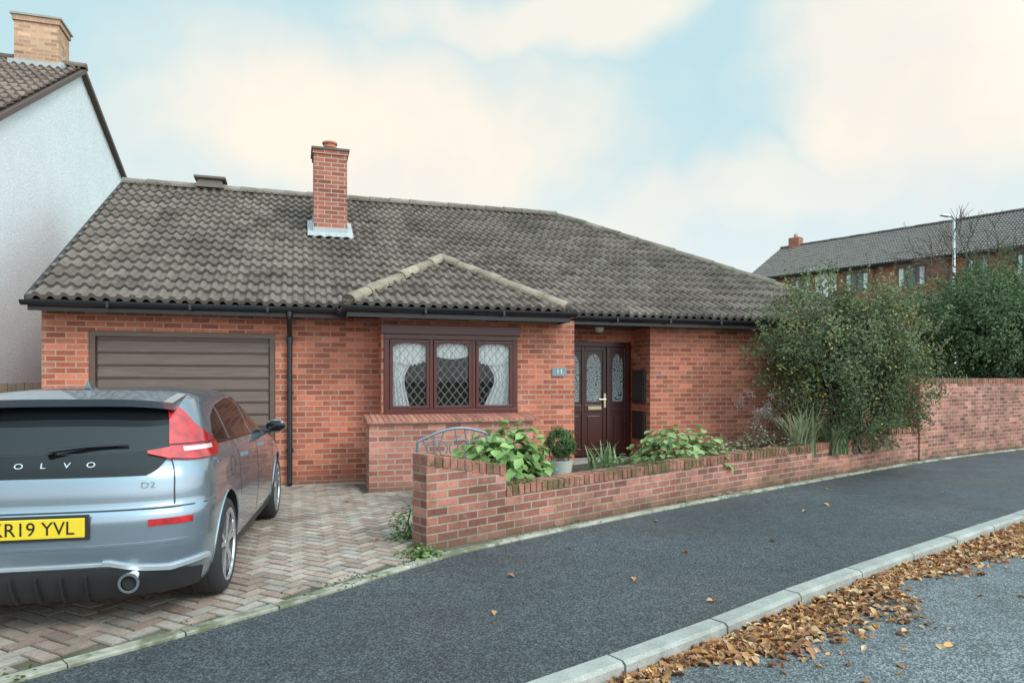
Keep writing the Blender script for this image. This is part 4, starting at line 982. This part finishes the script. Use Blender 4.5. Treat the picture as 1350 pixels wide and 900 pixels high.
for sg in (1,-1):
    def tl(u,v_,sg=sg):
        w=lerp(.80,1.10,u)
        lo=np.interp(w,[.80,.9,1.0,1.10],[1.0,.985,.985,1.02]); hi=np.interp(w,[.80,.84,.88,.92,1.0,1.10],[1.29,1.33,1.28,1.19,1.10,1.05])
        return surf(sg*w,lerp(lo,hi,v_))
    panel('tail_light',tl,20,10,.014,M_red,.03)
    panel('tail_light_inner',lambda u,v_,sg=sg:surf(sg*lerp(.66,.80,u),lerp(lerp(1.03,.995,u),lerp(1.045,1.06,u),v_)),10,4,.014,M_red,.03)
    panel('tail_light_lens',lambda u,v_,sg=sg:surf(sg*lerp(.87,.99,u),lerp(1.03,1.055,v_)),10,3,.017,M_lens,.006)
    panel('tail_light_divider',lambda u,v_,sg=sg:surf(sg*lerp(.80,1.06,u),lerp(1.068,1.074,v_)),16,1,.0165,M_trim,.006)
    panel('rear_reflector',lambda u,v_,sg=sg:surf(sg*lerp(.66,.885,u),lerp(.625,.665,v_)),12,3,.006,M_red,.012)
    for nm,ya_,yb_ in (('quarter_window',.78,1.16),('rear_door_window',1.22,2.02),('front_door_window',2.09,3.02)):
        def sw(u,v_,ya_=ya_,yb_=yb_,sg=sg):
            y=lerp(ya_,yb_,u); lo=1.0+.055*max(0,(2.9-y)/2.1)
            hi=float(np.interp(y,[.78,.95,1.2,1.7,2.3,2.6,2.85,3.02],[1.12,1.23,1.29,1.33,1.335,1.30,1.18,1.06])); hi=max(hi,lo+.01); z=lerp(lo,hi,v_)
            return Vector((sg*side_x(y,z),y,z))
        panel(nm,sw,14,8,.003,M_cglass,.008)
    panel('waist_trim',lambda u,v_,sg=sg:(lambda y,z:Vector((sg*side_x(y,z),y,z)))(lerp(.8,3.0,u),.985+.055*max(0,(2.9-lerp(.8,3.0,u))/2.1)+.012*v_),24,2,.004,M_gloss,.006)
    for y_,z0_,z1_ in ((2.055,.34,1.0),(1.22,.62,1.04),(3.0,.34,.95)):
        panel('door_seam',lambda u,v_,sg=sg,y_=y_:(lambda z:Vector((sg*side_x(y_+.008*u,z),y_+.008*u,z)))(lerp(z0_,z1_,v_)),1,14,.0015,M_trim,.004)
    for y_ in (1.42,2.25):
        panel('door_handle',lambda u,v_,sg=sg,y_=y_:(lambda y,z:Vector((sg*side_x(y,z),y,z)))(lerp(y_,y_+.2,u),lerp(.885,.915,v_)),6,3,.03,M_paint,.03)
    panel('fuel_flap' if sg>0 else 'side_crease',lambda u,v_,sg=sg:(lambda y,z:Vector((sg*side_x(y,z),y,z)))(.98+.075*math.cos(2*math.pi*u)*(1-.06*v_),.86+.075*math.sin(2*math.pi*u)*(1-.06*v_)),28,1,.0015,M_trim,.003)
    panel('sill_trim',lambda u,v_,sg=sg:(lambda y,z:Vector((sg*side_x(y,z),y,z)))(lerp(1.2,3.02,u),lerp(.2,.29,v_)),16,3,.006,M_trim,.012)
    # wheel-arch lip
    for ya_ in AX:
        mb=MB(); pts=[]
        for q in range(25):
            an=math.pi*(-.03+1.06*q/24); y=ya_+.378*math.cos(an); z=.34+.378*math.sin(an); pts.append((sg*(side_x(y,max(z,.22))-.002),y,z))
        mb.tube(pts,.009,6); mb.make('arch_lip',M_paint,CAR,smooth=True)
    bm=bmesh.new(); bmesh.ops.create_uvsphere(bm,u_segments=20,v_segments=12,radius=1); me=D.meshes.new('mirror'); bm.to_mesh(me); bm.free()
    for q in me.vertices:
        q.co.x*=.095; q.co.y*=.07 if q.co.y>0 else .03; q.co.z*=.062
    me.materials.append(M_paint); me.materials.append(M_gloss)
    for p in me.polygons: p.material_index=1 if p.center.y<-.012 else 0
    me.polygons.foreach_set('use_smooth',[True]*len(me.polygons)); o=D.objects.new('door_mirror',me); scene.collection.objects.link(o); o.parent=CAR; o.location=(sg*.945,2.78,1.03)
    mb=MB(); mb.tube([(sg*.80,2.8,.975),(sg*.90,2.79,.99)],[.03,.025],8); mb.make('mirror_arm',M_trim,CAR,smooth=True)
    for ya_ in AX:
        mb=MB()
        def lathe(prof,mat,seg=56):
            b=len(mb.v); m=len(prof)
            for s in range(seg):
                an=2*math.pi*s/seg
                for r_,x_ in prof: mb.v.append((sg*x_,ya_+r_*math.cos(an),WR+r_*math.sin(an)))
            for s in range(seg):
                s2=(s+1)%seg
                for q in range(m-1): mb.f.append((b+s*m+q,b+s2*m+q,b+s2*m+q+1,b+s*m+q+1)); mb.m.append(mat); mb.c.append((1,1,1))
        xo=.882
        lathe([(.242,xo-.02),(.255,xo-.004),(.282,xo),(.308,xo-.012),(.328,xo-.04),(.335,xo-.07),(.335,xo-.17),(.326,xo-.20),(.295,xo-.225),(.22,xo-.22)],0)
        for g_x in (.075,.11,.145): lathe([(.3355,xo-g_x),(.3362,xo-g_x-.004),(.3355,xo-g_x-.008)],2)
        lathe([(.240,xo-.016),(.248,xo-.006),(.240,xo-.012),(.228,xo-.03),(.215,xo-.10),(.02,xo-.11)],1)
        lathe([(.244,xo-.006),(.250,xo-.003),(.237,xo-.006),(.230,xo-.018)],3)
        for s in range(5):
            for dd in (-.17,.17):
                an=2*math.pi*s/5+dd+.3; an2=2*math.pi*s/5+dd*.35+.3
                c0=Vector((0,math.cos(an2),math.sin(an2))); c1=Vector((0,math.cos(an),math.sin(an)))
                t0=Vector((0,-c0.z,c0.y)); t1=Vector((0,-c1.z,c1.y)); cn=Vector((0,ya_,WR)); ex=Vector((sg,0,0))
                i0,i1=c0*.045,c1*.238; w0,w1=.019,.015
                mb.hexa([cn+i0-t0*w0+ex*(xo-.06),cn+i1-t1*w1+ex*(xo-.035),cn+i1+t1*w1+ex*(xo-.035),cn+i0+t0*w0+ex*(xo-.06),cn+i0-t0*w0+ex*(xo-.018),cn+i1-t1*w1+ex*(xo-.008),cn+i1+t1*w1+ex*(xo-.008),cn+i0+t0*w0+ex*(xo-.018)],3)
        lathe([(.055,xo-.06),(.055,xo-.016),(.04,xo-.008),(.001,xo-.008)],3,24)
        mb.make('wheel',[M_tyre,M_alloyd,M_black,M_alloy],CAR,smooth=True,sharp=40,recalc=True)
def ws(u,v_):
    z=lerp(1.02,1.36,v_); x=(2*u-1)*.86*fhw(z); rr,rf=radii(z); y=fyf(z)-rf*(1-(1-abs(x/fhw(z))**2.4)**(1/2.4)); return Vector((x,y,z))
panel('windscreen',ws,20,8,.004,M_cglass)
panel('rear_diffuser',lambda u,v_:surf((2*u-1)*.93,lerp(.205,lerp(.40,.33,abs(2*u-1)**4),v_)),36,6,.012,M_trim,.03)
for x_ in (-.3,-.15,0,.15,.3): panel('diffuser_fin',lambda u,v_,x_=x_:surf(x_+.012*u,lerp(.22,.37,v_)),1,4,.035,M_trim,.03)
for sg in (1,-1):
    panel('diffuser_trim',lambda u,v_,sg=sg:(lambda w:surf(sg*w,float(np.interp(w,[0,.44,.52,.62,.8,.93],[.42,.415,.395,.375,.355,.38]))+.024*v_))(lerp(.40,.95,u)),24,2,.022,M_silver,.03)
panel('diffuser_trim',lambda u,v_:surf((2*u-1)*.40,.415+.014*v_),14,2,.018,M_silver,.02)
panel('bumper_seam',lambda u,v_:surf((2*u-1)*.98,.720+.007*v_),40,1,.002,M_trim,.005)
for sg in (1,-1): panel('hatch_seam',lambda u,v_,sg=sg:surf(sg*(.80+.007*u),lerp(.735,1.0,v_)),1,10,.0015,M_trim,.004)
panel('bumper_crease',lambda u,v_:surf((2*u-1)*.97,lerp(.52,.535,v_)),36,2,.004,M_paint,.01)
for ex in (.50,-.50):
    mb=MB(); mb.tube([(ex,-.05,.325),(ex,.2,.325)],.052,28,cap=False); mb.tube([(ex,-.055,.325),(ex,-.045,.325)],[.057,.057],28,cap=False)
    n=28
    for i in range(n):
        a0,a1=2*math.pi*i/n,2*math.pi*(i+1)/n
        P4=[(ex+r_*math.cos(a),-.055,.325+r_*math.sin(a)) for a,r_ in ((a0,.057),(a1,.057),(a1,.042),(a0,.042))]; mb.face(P4)
    mb.make('exhaust_tip',M_chrome,CAR,smooth=True,sharp=50)
    mb=MB(); mb.tube([(ex,-.03,.325),(ex,.1,.325)],.044,20); mb.make('exhaust_bore',M_dark,CAR)
mb=MB(); mb.box(-.26,.26,-.022,-.006,.59,.70); o=mb.make('number_plate',plain('plate_yellow',(.80,.56,.03),.35,var=.03),CAR); bevel(o,.004)
text('KR19 YVL',.107,(0,-.0235,.643),(R(90),0,0),M_black,CAR,'plate_text',.0008,sx=.93)
mb=MB(); mb.box(-.28,.28,-.012,.0,.573,.716); mb.make('plate_surround',M_trim,CAR)
def rear_y(x,z): return fyr(z)+radii(z)[0]*(1-(1-(abs(x)/fhw(z))**pe)**(1/pe))
for i,ch in enumerate('VOLVO'):
    x=(i-2)*.125; z=.985; y=rear_y(x,z)-.010
    text(ch,.046,(x,y,z),(R(90-22),0,0),M_silver,CAR,'badge_letter',.0015,sx=1.35)
text('D2',.05,(.56,rear_y(.56,.85)-.006,.86),(R(88),0,R(10)),M_chrome,CAR,'badge_text',.002,sx=1.3)
mb=MB()
mb.tube([(.02,rear_y(0,1.06)-.02,1.06),(.02,rear_y(0,1.06)-.045,1.07)],.022,12)
mb.tube([(.02,rear_y(0,1.06)-.04,1.065),(.2,rear_y(.18,1.085)-.03,1.085),(.42,rear_y(.40,1.09)-.022,1.09)],[.014,.011,.007],8)
mb.make('rear_wiper',M_black,CAR,smooth=True)
mb=MB(); mb.hexa([(-.025,.75,1.41),(.025,.75,1.41),(.02,.92,1.415),(-.02,.92,1.415),(-.006,.74,1.475),(.006,.74,1.475),(.003,.86,1.43),(-.003,.86,1.43)]); o=mb.make('aerial_fin',M_paint,CAR); bevel(o,.006,3)

# ------------------------------------------------------------ world, sun, camera
SAZ,SEL=R(148),R(40)
dv=Vector((math.sin(SAZ)*math.cos(SEL),math.cos(SAZ)*math.cos(SEL),math.sin(SEL)))
w=D.worlds.new('World'); scene.world=w; w.use_nodes=True; t=w.node_tree; t.nodes.clear()
class WN(NT):
    def __init__(s,t): s.t=t
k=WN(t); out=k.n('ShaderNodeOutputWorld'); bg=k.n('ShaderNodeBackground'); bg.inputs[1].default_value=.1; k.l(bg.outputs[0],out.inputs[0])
sky=k.n('ShaderNodeTexSky'); sky.sky_type='NISHITA'; sky.sun_disc=False; sky.sun_elevation=SEL; sky.sun_rotation=SAZ; sky.dust_density=2
tc=k.n('ShaderNodeTexCoord').outputs['Generated']; sp_=k.n('ShaderNodeSeparateXYZ'); k.l(tc,sp_.inputs[0])
az=k.math('ARCTAN2',sp_.outputs[0],sp_.outputs[1]); el=k.math('ARCSINE',sp_.outputs[2])
n1=k.noise(tc,3.2,4,.55); n2=k.noise(tc,2.6,4,.6)
azd=k.math('ADD',az,k.math('MULTIPLY',k.math('SUBTRACT',n1,.5),.55)); eld=k.math('ADD',el,k.math('MULTIPLY',k.math('SUBTRACT',n2,.5),.30))
def mrange(x,a,b,c,d):
    mr=k.n('ShaderNodeMapRange'); mr.interpolation_type='SMOOTHSTEP'; k.l(x,mr.inputs[0])
    for i,v in enumerate((a,b,c,d)): mr.inputs[i+1].default_value=v
    return mr.outputs[0]
mask=None
for a0,e0,sa_,se_,st in ((6,18,20,8,1),(50,20,12,8,1),(20,28,14,3,.8),(38,14,14,3.5,.7),(5,34,14,2.5,.6)):
    dx=k.math('DIVIDE',k.math('SUBTRACT',azd,R(a0)),R(sa_)); dy_=k.math('DIVIDE',k.math('SUBTRACT',eld,R(e0)),R(se_))
    r_=k.math('SQRT',k.math('ADD',k.math('MULTIPLY',dx,dx),k.math('MULTIPLY',dy_,dy_)))
    m_=mrange(r_,1.4,.5,0,st)
    mask=m_ if mask is None else k.math('MAXIMUM',mask,m_)
veil=k.mix(.85,sky.outputs[0],(6.3,8.8,9.3))
cl=k.mix(k.ramp(k.noise(tc,4,4,.6),[(.35,0),(.65,1)]),(9.1,8.8,8.2),(10.4,9.6,8.2))
c=k.mix(mask,veil,cl)
c=k.mix(mrange(el,R(19),R(4),0,.92),c,(9.1,9.35,9.35))
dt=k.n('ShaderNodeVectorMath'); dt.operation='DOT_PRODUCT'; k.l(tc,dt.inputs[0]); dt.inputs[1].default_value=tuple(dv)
gain=k.math('ADD',mrange(dt.outputs['Value'],.1,1.0,1.0,2.8),mrange(el,R(36),R(80),0,.7))  # added boost: out-of-view sky near sun and zenith brightened to light the scene
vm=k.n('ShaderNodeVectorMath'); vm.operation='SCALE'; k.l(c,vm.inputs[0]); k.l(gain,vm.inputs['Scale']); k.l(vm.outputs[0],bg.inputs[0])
sl_=D.lights.new('sun','SUN'); sl_.energy=1.45; sl_.angle=R(15); sl_.color=(1,.96,.90); so=D.objects.new('sun',sl_); scene.collection.objects.link(so)
so.rotation_euler=dv.to_track_quat('Z','Y').to_euler(); so.location=(0,0,20)
cam=D.cameras.new('camera'); co=D.objects.new('camera',cam); scene.collection.objects.link(co); co.location=(0,0,1.5); co.rotation_euler=(R(90),0,R(-17.46)); cam.lens=24; cam.sensor_width=36; cam.shift_y=.037; cam.clip_end=3000; cam.clip_start=.05; scene.camera=co
scene.view_settings.view_transform='Standard'; scene.view_settings.look='None'; scene.view_settings.exposure=0
